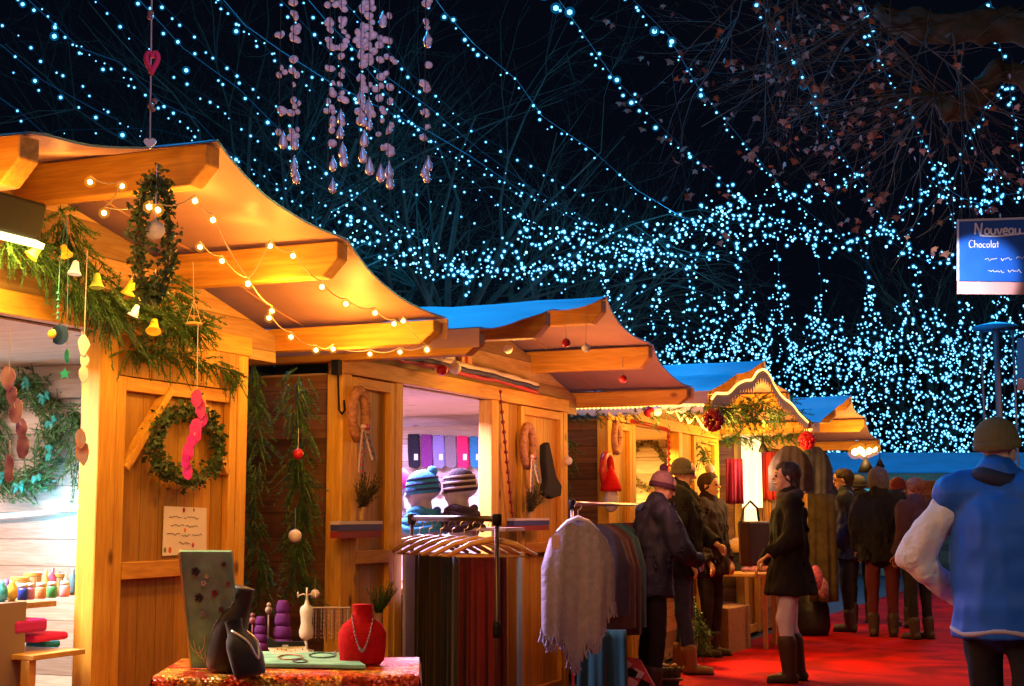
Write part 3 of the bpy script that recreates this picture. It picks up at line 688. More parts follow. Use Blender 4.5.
# ------------------------------------------------------------------ warm bulb strings and decorations on the chalets
def warm_string(pix, fn, label, r=.011, extra=()):
    pts = [fn(*p) for p in pix]
    t = thing('warm_light_string', label, 'string of lights', pts[0], 'warm bulb strings on the chalets')
    wire = []
    for a, b_ in zip(pts, pts[1:]): wire += catenary(a, b_, .02, 5)[:-1]
    wire.append(pts[-1]); b = MB(); b.tube([p+Vector((0, 0, .022)) for p in wire], .0025, 5); b.build('wire', M['whitewire'], t)
    for p in pts: put_bulb(t, 'warm', r, p-t.location)
    return t
cf = lambda X: (lambda x, y: onX(x, y, X))
warm_string([(90, 182), (122, 186), (104, 213), (150, 206), (157, 174)], cf(-3.25), 'warm bulbs looped under the nearest canopy beside the ivy ring', .0105)
warm_string([(149, 207), (158, 210), (195, 201), (213, 220), (248, 284), (270, 246), (293, 256), (322, 287), (346, 304), (375, 313), (394, 324), (403, 321), (427, 350)], cf(-2.97), 'warm bulbs strung along the outer edge of the nearest canopy', .011)
warm_string([(200, 247), (222, 261), (248, 283), (272, 311), (269, 318), (291, 337), (316, 350), (333, 349)], cf(-3.35), 'warm bulbs running down the underside of the nearest canopy', .011)
warm_string([(333, 349), (370, 354), (400, 352), (427, 349)], lambda x, y: onY(x, y, 6.15), 'four warm bulbs hanging below the far eave of the nearest canopy', .011)

def bauble(p, r, m, label, cordlen=.2, group='baubles on the chalets'):
    t = thing('bauble', label, 'bauble', p, group)
    b = MB(); b.ball(p, r, 16, 12); b.build('ball', m, t, smooth=True)
    b = MB(); b.lathe(Vector(p)+Vector((0, 0, r*.93)), [(r*.2, 0), (r*.2, r*.22)], 8); b.tube([Vector(p)+Vector((0, 0, r)), Vector(p)+Vector((0, 0, r+cordlen))], .0015, 4); b.build('hanger', M['steel'], t)
bauble(onX(155, 230, -3.10), .034, M['white_b'], 'mottled white bauble hanging inside the ivy ring')
bauble(onX(508, 349, -3.45), .028, M['white_b'], 'white bauble under the second canopy, left of a red one', .12)
bauble(onX(566, 343, -3.1), .027, M['red'], 'red bauble high under the second canopy', .17)
bauble(onX(586, 348, -3.1), .027, M['white_b'], 'white bauble right of the red one high under the second canopy', .19)
bauble(onX(623, 379, -3.1), .027, M['red'], 'lowest red bauble under the second canopy', .12)
bauble(onX(442, 370, -3.70), .034, M['red'], 'red bauble on the tricolour ribbon of the second chalet', .03)
bauble(onX(455, 368, -3.70), .037, M['white_b'], 'white bauble on the tricolour ribbon of the second chalet', .03)
bauble(onX(649, 412, -3.4), .042, M['red'], 'red bauble under the rope lights of the third chalet', .05)
bauble(onX(657, 411, -3.35), .038, M['white_b'], 'white bauble under the rope lights of the third chalet', .05)
bauble(onX(298, 454, -3.80), .028, M['red'], 'red bauble in the fir column between the first two chalets', .1)
bauble(onX(295, 536, -3.74), .032, M['white_b'], 'white bauble low in the fir column between the first two chalets', .1)
bauble(onX(568, 461, -3.80), .032, M['white_b'], 'white bauble in the dark gap left of the third chalet', .1)
bauble(onX(315, 594, -3.60), .022, M['white_b'], 'small white bauble beside the miniature mannequin', .05)
# fir decorations
def greens(pts, n, label, cat='fir garland', name='fir_garland', **kw):
    b = MB(); fir(b, pts, n, **kw); return solo(b.build(name, M['fir'], None), label, cat, 'evergreen decorations')
X = -3.68
greens([onX(x, y, X) for x, y in ((2, 238), (30, 246), (55, 262), (80, 290), (110, 300), (140, 308), (175, 322), (205, 330))], 300, 'long fir garland over the opening of the nearest chalet', spread=.14, L=.11, needles=34, nl=.022)
greens([onX(x, y, X-.02) for x, y in ((60, 215), (72, 250), (100, 300), (120, 322))], 130, 'fir bunch hanging under the beam above the bell lamps', spread=.17, L=.12, needles=32, nl=.022)
greens([onX(x, y, X) for x, y in ((150, 275), (175, 300), (200, 330), (150, 322))], 120, 'fir bunch hanging below the ivy ring', spread=.15, L=.12, needles=32, nl=.022)
greens([onX(x, y, -3.78) for x, y in ((128, 352), (150, 350), (180, 356), (215, 364), (238, 378))], 110, 'thin fir spray along the top of the braced shutter', spread=.05, L=.11, needles=30, nl=.018, down=.5)
for k, (x, y0, y1, lab, n) in enumerate(((300, 372, 600, 'tall fir column standing between the first two chalets', 420), (256, 365, 600, 'darker fir column right behind the braced shutter', 260), (548+16, 430, 560, 'fir column in the gap left of the third chalet', 90))):
    XX = -4.02 if k == 1 else -3.9
    greens([onX(x+random.uniform(-6, 6), y0+(y1-y0)*i/8, XX) for i in range(9)], int(n*.5), lab, 'fir column', 'fir_column', spread=.13 if k == 0 else .10, L=.13, needles=34, nl=.026, down=.45)
# ivy ring (oval) hanging under the canopy
def ring(c, a, h, nleaf, label, m, hdir=Vector((0, 1, 0)), thick=.045, leafs=.022, name='wreath', extra=None, needles=False):
    b = MB(); c = Vector(c)
    for i in range(nleaf):
        t = random.random()*6.283; p = c+hdir*a*math.cos(t)+Vector((0, 0, h*math.sin(t)))+Vector((random.gauss(0, 1), random.gauss(0, 1), random.gauss(0, 1)))*thick*.5
        if needles:
            tn = (-hdir*math.sin(t)+Vector((0, 0, math.cos(t)))+Vector((random.gauss(0, .6), random.gauss(0, .6), random.gauss(0, .6))))
            sprig(b, p, tn, .08, 20, .018)
        else: leaf(b, p, leafs*random.uniform(.6, 1.2))
    t_ = thing(name, label, 'wreath', c-Vector((0, 0, h)), 'wreaths')
    b.build('foliage', m, t_)
    b = MB(); b.tube([c+hdir*a*math.cos(t)+Vector((0, 0, h*math.sin(t))) for t in [6.2832*i/32 for i in range(33)]], .008, 6); b.build('hoop', M['twig'], t_)
    return t_
ivy = mat('ivy_leaf', (.05, .10, .035), .5, vary=.5, scale=20)
ring(onX(154, 236, -3.12), .085, .205, 1100, 'tall oval ivy ring hanging under the nearest canopy', ivy, thick=.034, leafs=.016)
ring(onX(188, 444, -3.79), .235, .155, 1300, 'dark round ivy wreath on the braced shutter', ivy, thick=.04, leafs=.017)
t = ring(onY(20, 434, 5.58), .20, .245, 700, 'green wreath with turquoise ribbons on the wall inside the nearest chalet', M['fir'], Vector((1, 0, 0)), thick=.07, needles=True)
tq = mat('turquoise_ribbon', (.02, .26, .24), .5)
for k in range(11):
    a = k*.57+.2; c_ = onY(20, 434, 5.50)+Vector((.20*math.cos(a), 0, .25*math.sin(a))); b = MB()
    for u in range(5):
        w_ = Vector((random.uniform(-1, 1), -.3, random.uniform(-1, 1))).normalized()*.04; b.tube([c_, c_+w_*.6+Vector((0, 0, .012)), c_+w_], [.004, .012, .003], 5)
    b.build('ribbon_bow', tq, t)
greens([onY(x, y, 5.56) for x, y in ((60, 410), (80, 425), (95, 400), (70, 450), (90, 470))], 90, 'fir branch pinned to the wall beside the ribboned wreath', 'fir branch', 'fir_branch', spread=.12, L=.16, needles=34, nl=.028)
# bell lamps on the garland
amber = mat('amber_glass_bell', (1, .65, .05), .3, emit=(1, .36, .01), es=.5, sampling=False)
opal = mat('opal_glass_bell', (1, .85, .75), .3, emit=(1, .62, .45), es=.55, sampling=False)
for x, y, m, lab, s in [(35, 252, amber, 'amber bell lamp nearest the floodlight', 1), (65, 251, amber, 'amber star-edged lamp on the thin cords', .9), (75, 268, opal, 'opal bell lamp left of the green one', 1), (97, 281, mat('lime_glass_bell', (.5, .6, .08), .3, emit=(.6, .7, .05), es=.12, sampling=False), 'lime green bell lamp in the fir garland', 1.1),
                        (130, 288, amber, 'tilted amber bell lamp in the middle of the garland', 1.1), (135, 311, opal, 'opal bell lamp low in the garland', .9), (154, 326, amber, 'brightest amber bell lamp, lowest right of the garland', 1.15)]:
    ax = Euler((random.uniform(-.5, .5), random.uniform(-.5, .5), 0)).to_matrix(); p = onX(x, y, -3.56); s *= 1.15
    t = thing('bell_lamp', lab, 'lamp', p, 'bell lamps on the garland')
    b = MB(); b.lathe(p, [(.002*s, .026*s), (.009*s, .022*s), (.012*s, .008*s), (.016*s, -.008*s), (.023*s, -.020*s), (.022*s, -.021*s), (.012*s, -.004*s)], 16, ax); b.build('glass_bell', m, t, smooth=True)
    b = MB(); b.tube([p+ax @ Vector((0, 0, .024*s)), p+Vector((.01, .02, .07))], .002, 5); b.build('wire', M['wire'], t)
for (x, y) in ((40, 262), (140, 305)): lamp('bell_glow', 'POINT', onX(x, y, -3.50), 1.3, (1, .5, .08), .03)
# floodlight on the gable
t = thing('floodlight', 'black box floodlight shining down on the gable of the nearest chalet', 'floodlight', onX(20, 240, -3.45))
p = onX(12, 216, -3.56)
b = MB(); b.box(p+Vector((0, -.05, 0)), (.15, .26, .13), Euler((0, R(12), 0)).to_matrix()); b.build('housing', M['black'], t, bevel=.01)
b = MB(); b.box(p+Vector((.02, -.05, -.075)), (.14, .24, .02), Euler((0, R(24), 0)).to_matrix()); b.build('lens', mat('lit_lens', (1, .9, .5), .3, emit=(1, .78, .25), es=6, sampling=False), t)
lamp('flood_beam', 'AREA', p+Vector((.06, -.02, -.12)), 17, (1, .60, .10), .25, rot=(0, R(34), 0))
# thin-cord mobile and agate chimes
def chime(pts, cols, label, s=.03, top=None):
    t = thing('stone_chime', label, 'wind chime', pts[-1], 'agate chimes')
    tp = top or Vector(pts[0])+Vector((0, 0, .35)); b = MB(); b.tube([tp]+list(pts), .0015, 4); b.build('thread', M['pearl'], t)
    for i, p in enumerate(pts):
        n = 9; a0 = random.random(); rr = s*random.uniform(.8, 1.2); c = Vector(p); poly = []
        for k in range(n):
            a = 6.283*k/n; q = rr*random.uniform(.8, 1.1); poly.append(c+rt*q*math.cos(a)*.62+up*q*math.sin(a)*1.15)
        b = MB(); b.prism(poly, rt.cross(up)*.006); b.build('agate_slice', cols[i % len(cols)], t)
def agate(n, c1, c2, e=0):
    m = bpy.data.materials.new(n); m.use_nodes = True; nt = m.node_tree; bs = nt.nodes['Principled BSDF']; N = nt.nodes.new
    v = N('ShaderNodeTexVoronoi'); v.inputs['Scale'].default_value = 24; tc = N('ShaderNodeTexCoord'); nt.links.new(tc.outputs['Object'], v.inputs['Vector'])
    r = N('ShaderNodeValToRGB'); r.color_ramp.elements[0].color = (*c1, 1); r.color_ramp.elements[1].color = (*c2, 1); r.color_ramp.elements[1].position = .7
    nt.links.new(v.outputs['Distance'], r.inputs[0]); nt.links.new(r.outputs[0], bs.inputs['Base Color']); bs.inputs['Roughness'].default_value = .25
    bs.inputs['Subsurface Weight'].default_value = .3; bs.inputs['Subsurface Radius'].default_value = (.01, .01, .01); return m
pk = [agate('pink_agate', (.45, .004, .14), (.58, .03, .22)), agate('magenta_agate', (.62, .01, .13), (.75, .05, .22))]
pp = [agate('violet_agate', (.14, .04, .14), (.36, .20, .30))]; pg = [agate('grey_agate', (.34, .30, .36), (.50, .20, .10))]
chime([onX(x, y, -3.42) for x, y in ((197, 398), (201, 409), (203, 420), (196, 431), (191, 442), (188, 452), (186, 462), (188, 471))], pk, 'chime of bright pink agate slices hanging before the dark wreath', .036, onX(198, 322, -3.42))
chime([onX(x, y, -3.55) for x, y in ((9, 378), (12, 395), (16, 412), (22, 428), (23, 446))], pp, 'chime of violet agate slices at the left edge', .036, onX(10, 330, -3.5))
chime([onX(x, y, -3.55) for x, y in ((81, 438), (83, 452))], pg, 'pale grey and orange agate pair beside the opening post', .042, onX(82, 330, -3.55))
chime([onX(x, y, -3.6) for x, y in ((10, 463), (9, 474))], pp, 'small pair of violet agates low at the left edge', .024, onX(10, 440, -3.6))
cl = agate('clear_quartz', (.50, .62, .66), (.80, .80, .80)); chime([onX(x, y, -3.52) for x, y in ((84, 345), (85, 360), (84, 374))], [cl], 'chime of clear quartz slices beside the moon pendant', .030)
t = thing('moon_pendant', 'dark blue crescent moon pendant with a turquoise drop and star', 'hanging ornament', onX(62, 350, -3.5))
p = onX(60, 335, -3.5); b = MB(); P = [p+rt*(.032*math.cos(a))+up*(.036*math.sin(a)) for a in [R(-130+i*13) for i in range(21)]]
P += [p+rt*(-.012+.024*math.cos(a))+up*(.030*math.sin(a)) for a in [R(120-i*13) for i in range(19)]]
b.prism(P, rt.cross(up)*.008); b.build('crescent', mat('navy_glaze', (.01, .03, .12), .3), t)
b = MB(); b.ball(onX(52, 334, -3.5), .018, 12, 8, (1, .5, 1)); b.build('sun_face', mat('ochre_glaze', (.55, .35, .06), .4), t, smooth=True)
b = MB(); b.ball(onX(67, 356, -3.5), .026, 10, 8, (.4, .4, 1)); b.build('drop', mat('turquoise_glaze', (.02, .40, .38), .3), t, smooth=True)
b = MB(); c0 = onX(65, 374, -3.5); b.prism([c0+(rt*math.sin(R(36*i))+up*math.cos(R(36*i)))*(.022 if i % 2 == 0 else .010) for i in range(10)], rt.cross(up)*.006); b.build('star', mat('turquoise_glaze', (.02, .30, .32), .3), t)
b = MB(); b.tube([onX(66, 215, -3.5), onX(60, 260, -3.5), onX(57, 320, -3.5)], .0015, 4); b.tube([onX(66, 215, -3.5), onX(68, 260, -3.5), onX(67, 345, -3.5)], .0015, 4)
for y in (293, 300, 307, 313, 318): b.ball(onX(58, y, -3.5), .006, 8, 6)
b.build('beaded_cord', mat('teal_beads', (.02, .16, .18), .3), t)
t = thing('mobile_hanger', 'wooden ring with three cords hanging before the top of the braced shutter', 'hanging ornament', onX(194, 325, -3.45))
b = MB(); b.lathe(onX(194, 325, -3.45), [(.030, 0), (.034, .005), (.030, .010)], 20); b.build('ring', M['hanger'], t)
b = MB(); q = onX(194, 300, -3.45)
for s_ in (-.03, .03, 0): b.tube([q, onX(194, 324, -3.45)+rt*s_], .0012, 4)
b.tube([q, onX(193, 262, -3.45)], .0012, 4); b.build('cords', M['whitewire'], t)
# LED strip on the wall inside
b = MB(); b.tube([onY(-30, 520, 5.63), onY(0, 516, 5.63), onY(40, 513, 5.63), onY(88, 505, 5.63)], .011, 8)
tag(b.build('led_strip', mat('cyan_led_strip', (.6, .9, 1), .3, emit=(.12, .55, 1), es=4, sampling=False)), 'pale cyan LED strip across the back wall of the nearest chalet', 'led strip')
lamp('strip_glow', 'POINT', onY(45, 512, 5.50), 7, (.1, .6, 1), .03); lamp('strip_glow', 'POINT', onY(84, 507, 5.50), 3, (.2, .7, 1), .03)
# goods on the nearest counter
t = thing('goods_table', 'trestle table under a brown felt cloth inside the nearest chalet', 'table', (-4.3, 4.2, 0))
b = MB(); b.bx(-4.7, -3.95, 3.3, 4.62, .935, .955); b.build('table_top', M['crate'], t)
b = MB(); b.bx(-4.69, -3.905, 3.3, 4.40, .957, .966); b.bx(-3.915, -3.905, 3.3, 4.40, .55, .957); b.build('brown_cloth', mat('brown_felt', (.20, .12, .09), .95, sheen=.4), t)
jc = [((.02, .06, .55), 'blue'), ((.55, .25, .60), 'lilac'), ((.75, .35, .18), 'orange'), ((.06, .35, .14), 'green'), ((.80, .35, .42), 'pink'), ((.06, .05, .05), 'black')]
for (x, (c, nm)) in zip((22, 29, 40, 51, 64, 80), jc):
    p = onX(x, 614, -3.97); p.z = .967; r = .021 if nm != 'lilac' else .018
    t = thing('powder_jar', nm+' powder jar with a white lid on the nearest counter', 'jar', p, 'coloured jars on the nearest counter')
    b = MB(); b.lathe(p, [(r*.8, 0), (r, .006), (r, .040), (r*.85, .046)], 16); b.build('jar_body', mat(nm+'_powder', c, .4, coat=.4), t, smooth=True)
    b = MB(); b.lathe(p+Vector((0, 0, .046)), [(r*.85, 0), (r*.85, .015), (r*.7, .017)], 16); b.build('lid', M['white_b'], t, smooth=True)
tan = mat('kraft_box', (.50, .38, .22), .8)
for i, (x, w, h_) in enumerate(((19, .036, .075), (32, .034, .09), (44, .030, .05), (57, .034, .08), (70, .028, .055))):
    p = onX(x, 600, -4.16); p.z = .956
    t = thing('lidded_tin', ['wide', 'tallest', 'small', 'middling', 'lowest'][i]+' cork-lidded tin behind the coloured jars', 'tin', p, 'tins behind the coloured jars')
    b = MB(); b.lathe(p, [(w, 0), (w, h_)], 18); b.build('tin_body', tan, t, smooth=False)
    b = MB(); b.lathe(p+Vector((0, 0, h_+.001)), [(w*1.05, 0), (w*1.05, .012)], 18); b.build('lid', M['hanger'], t)
for i, (x, c) in enumerate(((2, (.05, .35, .40)), (9, (.6, .08, .25)), (12, (.75, .5, .08)), (6, (.15, .12, .5)))):
    p = onX(x, 590, -3.97-.05*(i % 2)); p.z = .967
    b = MB(); b.lathe(p, [(.012, 0), (.024, .02), (.022, .05), (.010, .065), (.010, .08)], 12)
    solo(b.build('bottle', mat('tinted_bottle', c, .2, coat=.5), smooth=True), ['teal', 'raspberry', 'yellow', 'violet'][i]+' bottle at the left edge of the nearest counter', 'bottle', 'bottles on the nearest counter')
for i in range(12):
    x = 4+i*6.8; p = onX(x, 600, -4.06-.05*(i % 3)); p.z = .967; r_ = random.uniform(.010, .018); h_ = .05 if i < 6 else random.uniform(.085, .11)
    cc = [(.55, .35, .12), (.40, .06, .16), (.06, .05, .05), (.55, .50, .45), (.10, .25, .35), (.50, .25, .05)][i % 6]
    b = MB(); b.lathe(p, [(r_*.9, 0), (r_, .005), (r_, h_*.65), (r_*.4, h_*.8), (r_*.45, h_)], 12)
    o = solo(b.build('flask', mat('flask_glaze', cc, .3, coat=.4), smooth=True), ('short ' if i < 6 else 'tall ')+['tan', 'raspberry', 'black', 'cream', 'teal', 'orange'][i % 6]+' flask in the crowded row behind the coloured jars', 'flask', 'flasks behind the coloured jars')
for i, (x, y, c, s, lab) in enumerate(((32, 626, (.50, .02, .22), (.2, .18, .05), 'dark pink folded scarf in the low tray'), (48, 637, (.70, .02, .16), (.24, .2, .03), 'bright pink folded cloth under the scarf'), (63, 645, (.02, .30, .45), (.1, .1, .03), 'small blue packet beside the pink cloth'))):
    p = onX(x, y, -3.90-.03*i)
    b = MB(); b.box(p+Vector((-.1, 0, 0)), s); o = b.build('folded_cloth', mat('folded_textile', c, .9), None, bevel=.012); solo(o, lab, 'folded cloth', 'folded cloths in the nearest chalet')
b = MB(); b.bx(-4.25, -3.80, 4.33, 4.62, .755, .775); b.bx(-3.86, -3.82, 4.33, 4.37, .05, .755); tag(solo(b.build('low_shelf', M['hanger'], bevel=.003), 'low varnished shelf under the jars, left of the opening post', 'shelf'), None, None)
# paper notice on the braced shutter
def XP(x, y, dx=0): return onX(x, y, -3.845+dx)
t = thing('paper_notice', 'white handwritten notice with little drawings pinned to the braced shutter', 'notice', XP(185, 556, .006))
b = MB(); P = [XP(162, 556), XP(206, 553), XP(206, 508), XP(164, 506)]; b.prism(P, (.003, 0, 0)); b.build('sheet', M['paper'], t)
b = MB()
def scrawl(b, x0, x1, y, h_, fn, r=.0012):
    n = int((x1-x0)/1.5); pts = [fn(x0+(x1-x0)*i/n, y+(h_/2)*random.uniform(-1, 1)*(1 if i % 2 else -.6)) for i in range(n+1)]; b.tube(pts, r, 4)
for (x0, x1, y, h_) in ((169, 182, 517, 3.4), (184, 199, 518, 3.4), (171, 184, 525, 3), (186, 198, 526, 3), (167, 180, 534, 3.2), (182, 190, 535, 3.2), (192, 202, 535, 3.2), (179, 190, 543, 3)):
    scrawl(b, x0, x1, y, h_, lambda x, y: XP(x, y, .0045))
b.build('handwriting', M['ink'], t)
for (x, y, s, c) in ((184, 510, .011, (.40, .02, .04)), (194, 510, .008, (.35, .16, .04)), (185, 530, .010, (.75, .22, .03)), (193, 545, .011, (.55, .06, .05)), (165, 550, .012, (.20, .22, .12)), (170, 550, .014, (.70, .14, .04))):
    b = MB(); b.ball(XP(x, y, .004), s, 10, 6, (.12, .8, 1)); b.build('drawing', mat('crayon', c, .8), t)

# ---- second chalet dressing
def xs(X): return lambda x, y: onX(x, y, X)
t = thing('tricolour_ribbon', 'white, navy and red ribbon garland along the lintel of the second chalet', 'ribbon', onX(450, 372, -3.79), 'tricolour trim')
path = [(345, 347), (372, 351), (410, 357), (450, 365), (500, 377), (537, 387)]
for nm, dy, c, r_ in (('white_band', -2.5, (.62, .5, .42), .018), ('navy_band', 1.5, (.02, .02, .10), .020), ('red_band', 5, (.42, .02, .04), .014)):
    pts = []
    for x, y in sm(path, 6): pts.append(onX(x, y+dy, -3.785)+Vector((0, 0, random.gauss(0, .004))))
    b = MB(); b.tube(pts, r_, 8); b.build(nm, mat(nm, c, .6, bump=.4, scale=40), t, smooth=True)
def card(x0, y0, x1, y1, X, c, label, name='poster', c2=None):
    t = thing(name, label, 'poster', onX((x0+x1)/2, y1, X), 'small pictures above the second chalet')
    b = MB(); b.prism([onX(x0, y0, X), onX(x1, y0+1, X), onX(x1, y1+1, X), onX(x0, y1, X)], (-.006, 0, 0)); b.build('sheet', mat('printed_sheet', c, .8, vary=.2, scale=30), t)
    b = MB(); p = onX((x0+x1)/2, (y0+y1)/2, X+.004); b.ball(p, .028, 10, 8, (.08, .55, 1.2)); b.build('motif', mat('printed_motif', c2, .8), t)
card(434, 352, 455, 371, -3.80, (.60, .52, .55), 'pale picture with a blue figure above the tricolour ribbon', c2=(.12, .12, .35))
card(462, 352, 472, 368, -3.80, (.55, .28, .10), 'narrow picture with a red figure above the tricolour ribbon', c2=(.40, .02, .03))
def straw_wreath(x, y, a, h_, X, label, ribbon=True, m=None):
    c = onX(x, y, X); t = thing('straw_wreath', label, 'wreath', c-Vector((0, 0, h_)), 'wreaths')
    b = MB(); b.tube([c+Vector((0, a*math.cos(k), h_*math.sin(k))) for k in [6.2832*i/28 for i in range(29)]], .028, 10); b.build('straw_ring', m or mat('twisted_straw', (.42, .20, .12), .8, vary=.3, scale=50, bump=.8), t, smooth=True)
    if ribbon:
        for nm, dy, cc in (('white_ribbon', -.02, (.65, .55, .55)), ('red_ribbon', .012, (.70, .015, .02)), ('blue_ribbon', .03, (.04, .06, .28))):
            b = MB(); q = c+Vector((.035, 0, -h_*.55))
            for sgn in (-1, 1):
                P = [q+Vector((.004*i, dy*.5+sgn*.016*i**.9, -.035*i)) for i in range(8 if sgn < 0 else 6)]
                for u, v in zip(P, P[1:]): b.add([u+Vector((0, -.02, 0)), u+Vector((0, .02, 0)), v+Vector((.003, .022, 0)), v+Vector((.003, -.020, 0))], [(0, 1, 2, 3)])
            b.ball(q+Vector((.004, dy, .0)), .019, 10, 8, (.6, 1.4, .8)); b.build(nm, mat(nm, cc, .5), t)
straw_wreath(359, 414, .075, .125, -3.80, 'straw wreath with a long tricolour bow on the left shutter of the second chalet')
straw_wreath(528, 446, .085, .135, -3.80, 'straw wreath with a tricolour bow on the right shutter of the second chalet')
straw_wreath(617, 438, .07, .11, -3.80, 'small gilt oval wreath on the left shutter of the third chalet', False)
straw_wreath(607, 470, .10, .12, -3.77, 'red candy-cane wreath beside the gnome on the third chalet', False, mat('red_foil', (.55, .03, .02), .35, vary=.4, scale=25))
def bouquet(x, y, X, h_, label, m, n=60):
    c = onX(x, y, X); b = MB()
    for i in range(n):
        d = Vector((random.gauss(0, .25)+.1, random.gauss(0, .55), -1+random.random()*1.9)).normalized() if 0 else Vector((random.uniform(0, .4), random.gauss(0, .45), 1)).normalized()
        sprig(b, c+Vector((0, 0, -h_*.4)), d, h_*random.uniform(.6, 1.1), 30, .022)
    t = thing('dried_bouquet', label, 'bouquet', c-Vector((0, 0, h_*.6)), 'dried bouquets'); b.build('stems', m, t)
    b = MB(); b.lathe(c+Vector((0, 0, -h_*.62)), [(.012, 0), (.016, .03), (.024, .07)], 12); b.build('paper_wrap', mat('kraft_wrap', (.45, .30, .16), .8), t)
herb = mat('dried_herb', (.10, .09, .035), .8, vary=.4, scale=20)
bouquet(362, 492, -3.78, .24, 'dried bouquet hanging below the bow on the left shutter', herb); bouquet(529, 500, -3.78, .24, 'dried bouquet hanging below the bow on the right shutter', herb)
bouquet(378, 600, -3.70, .22, 'dark leafy sprigs behind the red bust', M['fir'], 40)
def flagbox(x0, x1, y0, y1, X, label):
    t = thing('tricolour_box', label, 'planter', onX((x0+x1)/2, y1, X), 'tricolour trim')
    a, b_ = onX(x0, y0, X), onX(x1, y1, X); z1, z0 = a.z, b_.z
    for k, (nm, c) in enumerate((('red_stripe', (.22, .02, .03)), ('blue_stripe', (.03, .04, .22)), ('white_stripe', (.55, .5, .5)))):
        b = MB(); q = [0, .42, .8, 1]; b.bx(X-.05, X+.002*k, min(a.y, b_.y), max(a.y, b_.y), z0+(z1-z0)*q[k], z0+(z1-z0)*q[k+1]-.002); b.build(nm, mat(nm, c, .6), t)
flagbox(339, 382, 521, 537, -3.74, 'red, blue and white striped trough on the left shutter ledge of the second chalet')
flagbox(514, 549, 518, 530, -3.74, 'red, blue and white striped trough on the right shutter ledge of the second chalet')
# dark sock-shaped bag on right shutter
b = MB(); P = [onX(x, y, -3.79) for x, y in ((539, 445), (543, 442), (546, 455), (550, 475), (556, 486), (555, 496), (546, 499), (538, 494), (541, 480), (539, 462))]
b.prism(P, (.05, 0, 0)); solo(b.build('hanging_stocking', mat('black_wool', (.012, .012, .018), .95), bevel=.012), 'black woollen stocking hanging on the right shutter of the second chalet', 'stocking')
b = MB(); b.tube([onX(338, 375, -3.79), onX(339, 410, -3.79), onX(342, 414, -3.79), onX(345, 410, -3.79), onX(344, 400, -3.79)], .006, 6); b.bx(-3.82, -3.78, *sorted((onX(335, 360, -3.8).y, onX(339, 360, -3.8).y)), onX(337, 375, -3.8).z, onX(337, 360, -3.8).z)
solo(b.build('iron_hook', M['black']), 'black iron hook and latch beside the left straw wreath', 'hook')
b = MB(); pts = [onX(500+i*.5, 392+i*5, -3.81) for i in range(27)]; b.tube(pts, .006, 6)
for p in pts[::2]: b.ball(p, .015, 6, 5)
solo(b.build('bead_garland', mat('dark_red_beads', (.20, .02, .04), .4)), 'dark red bead garland hanging down the post right of the lilac opening', 'bead garland')
# knitwear inside the second chalet (on its far side wall)
WY = 8.40+1.38
for i, (x, c, nm) in enumerate(((415, (.01, .012, .03), 'black'), (428, (.16, .03, .22), 'purple'), (440, (.20, .20, .55), 'periwinkle'), (452, (.18, .16, .22), 'grey'), (464, (.65, .02, .14), 'cerise'), (477, (.02, .20, .45), 'blue'))):
    def q(xx, yy): return onY(xx, yy, WY-.04)
    P = [q(x-6, 434+i*.4), q(x+5, 434+i*.6), q(x+6, 450), q(x+6, 466), q(x+3, 469), q(x-5, 467), q(x-6, 450)]
    t = thing('knitted_headband', nm+' knitted headband hung in the row on the lilac wall', 'headband', q(x, 468), 'knitted headbands in the second chalet')
    b = MB(); b.prism(P, (0, -.03, 0)); b.build('knit', mat(nm+'_knit', c, .95, bump=.7, scale=120), t, bevel=.01)
    if i in (0, 2, 5, 4):
        b = MB(); a = onY(x+1, 457, WY-.078); b.box(a, (.03, .003, .045)); b.build('price_tag', M['paper'], t)
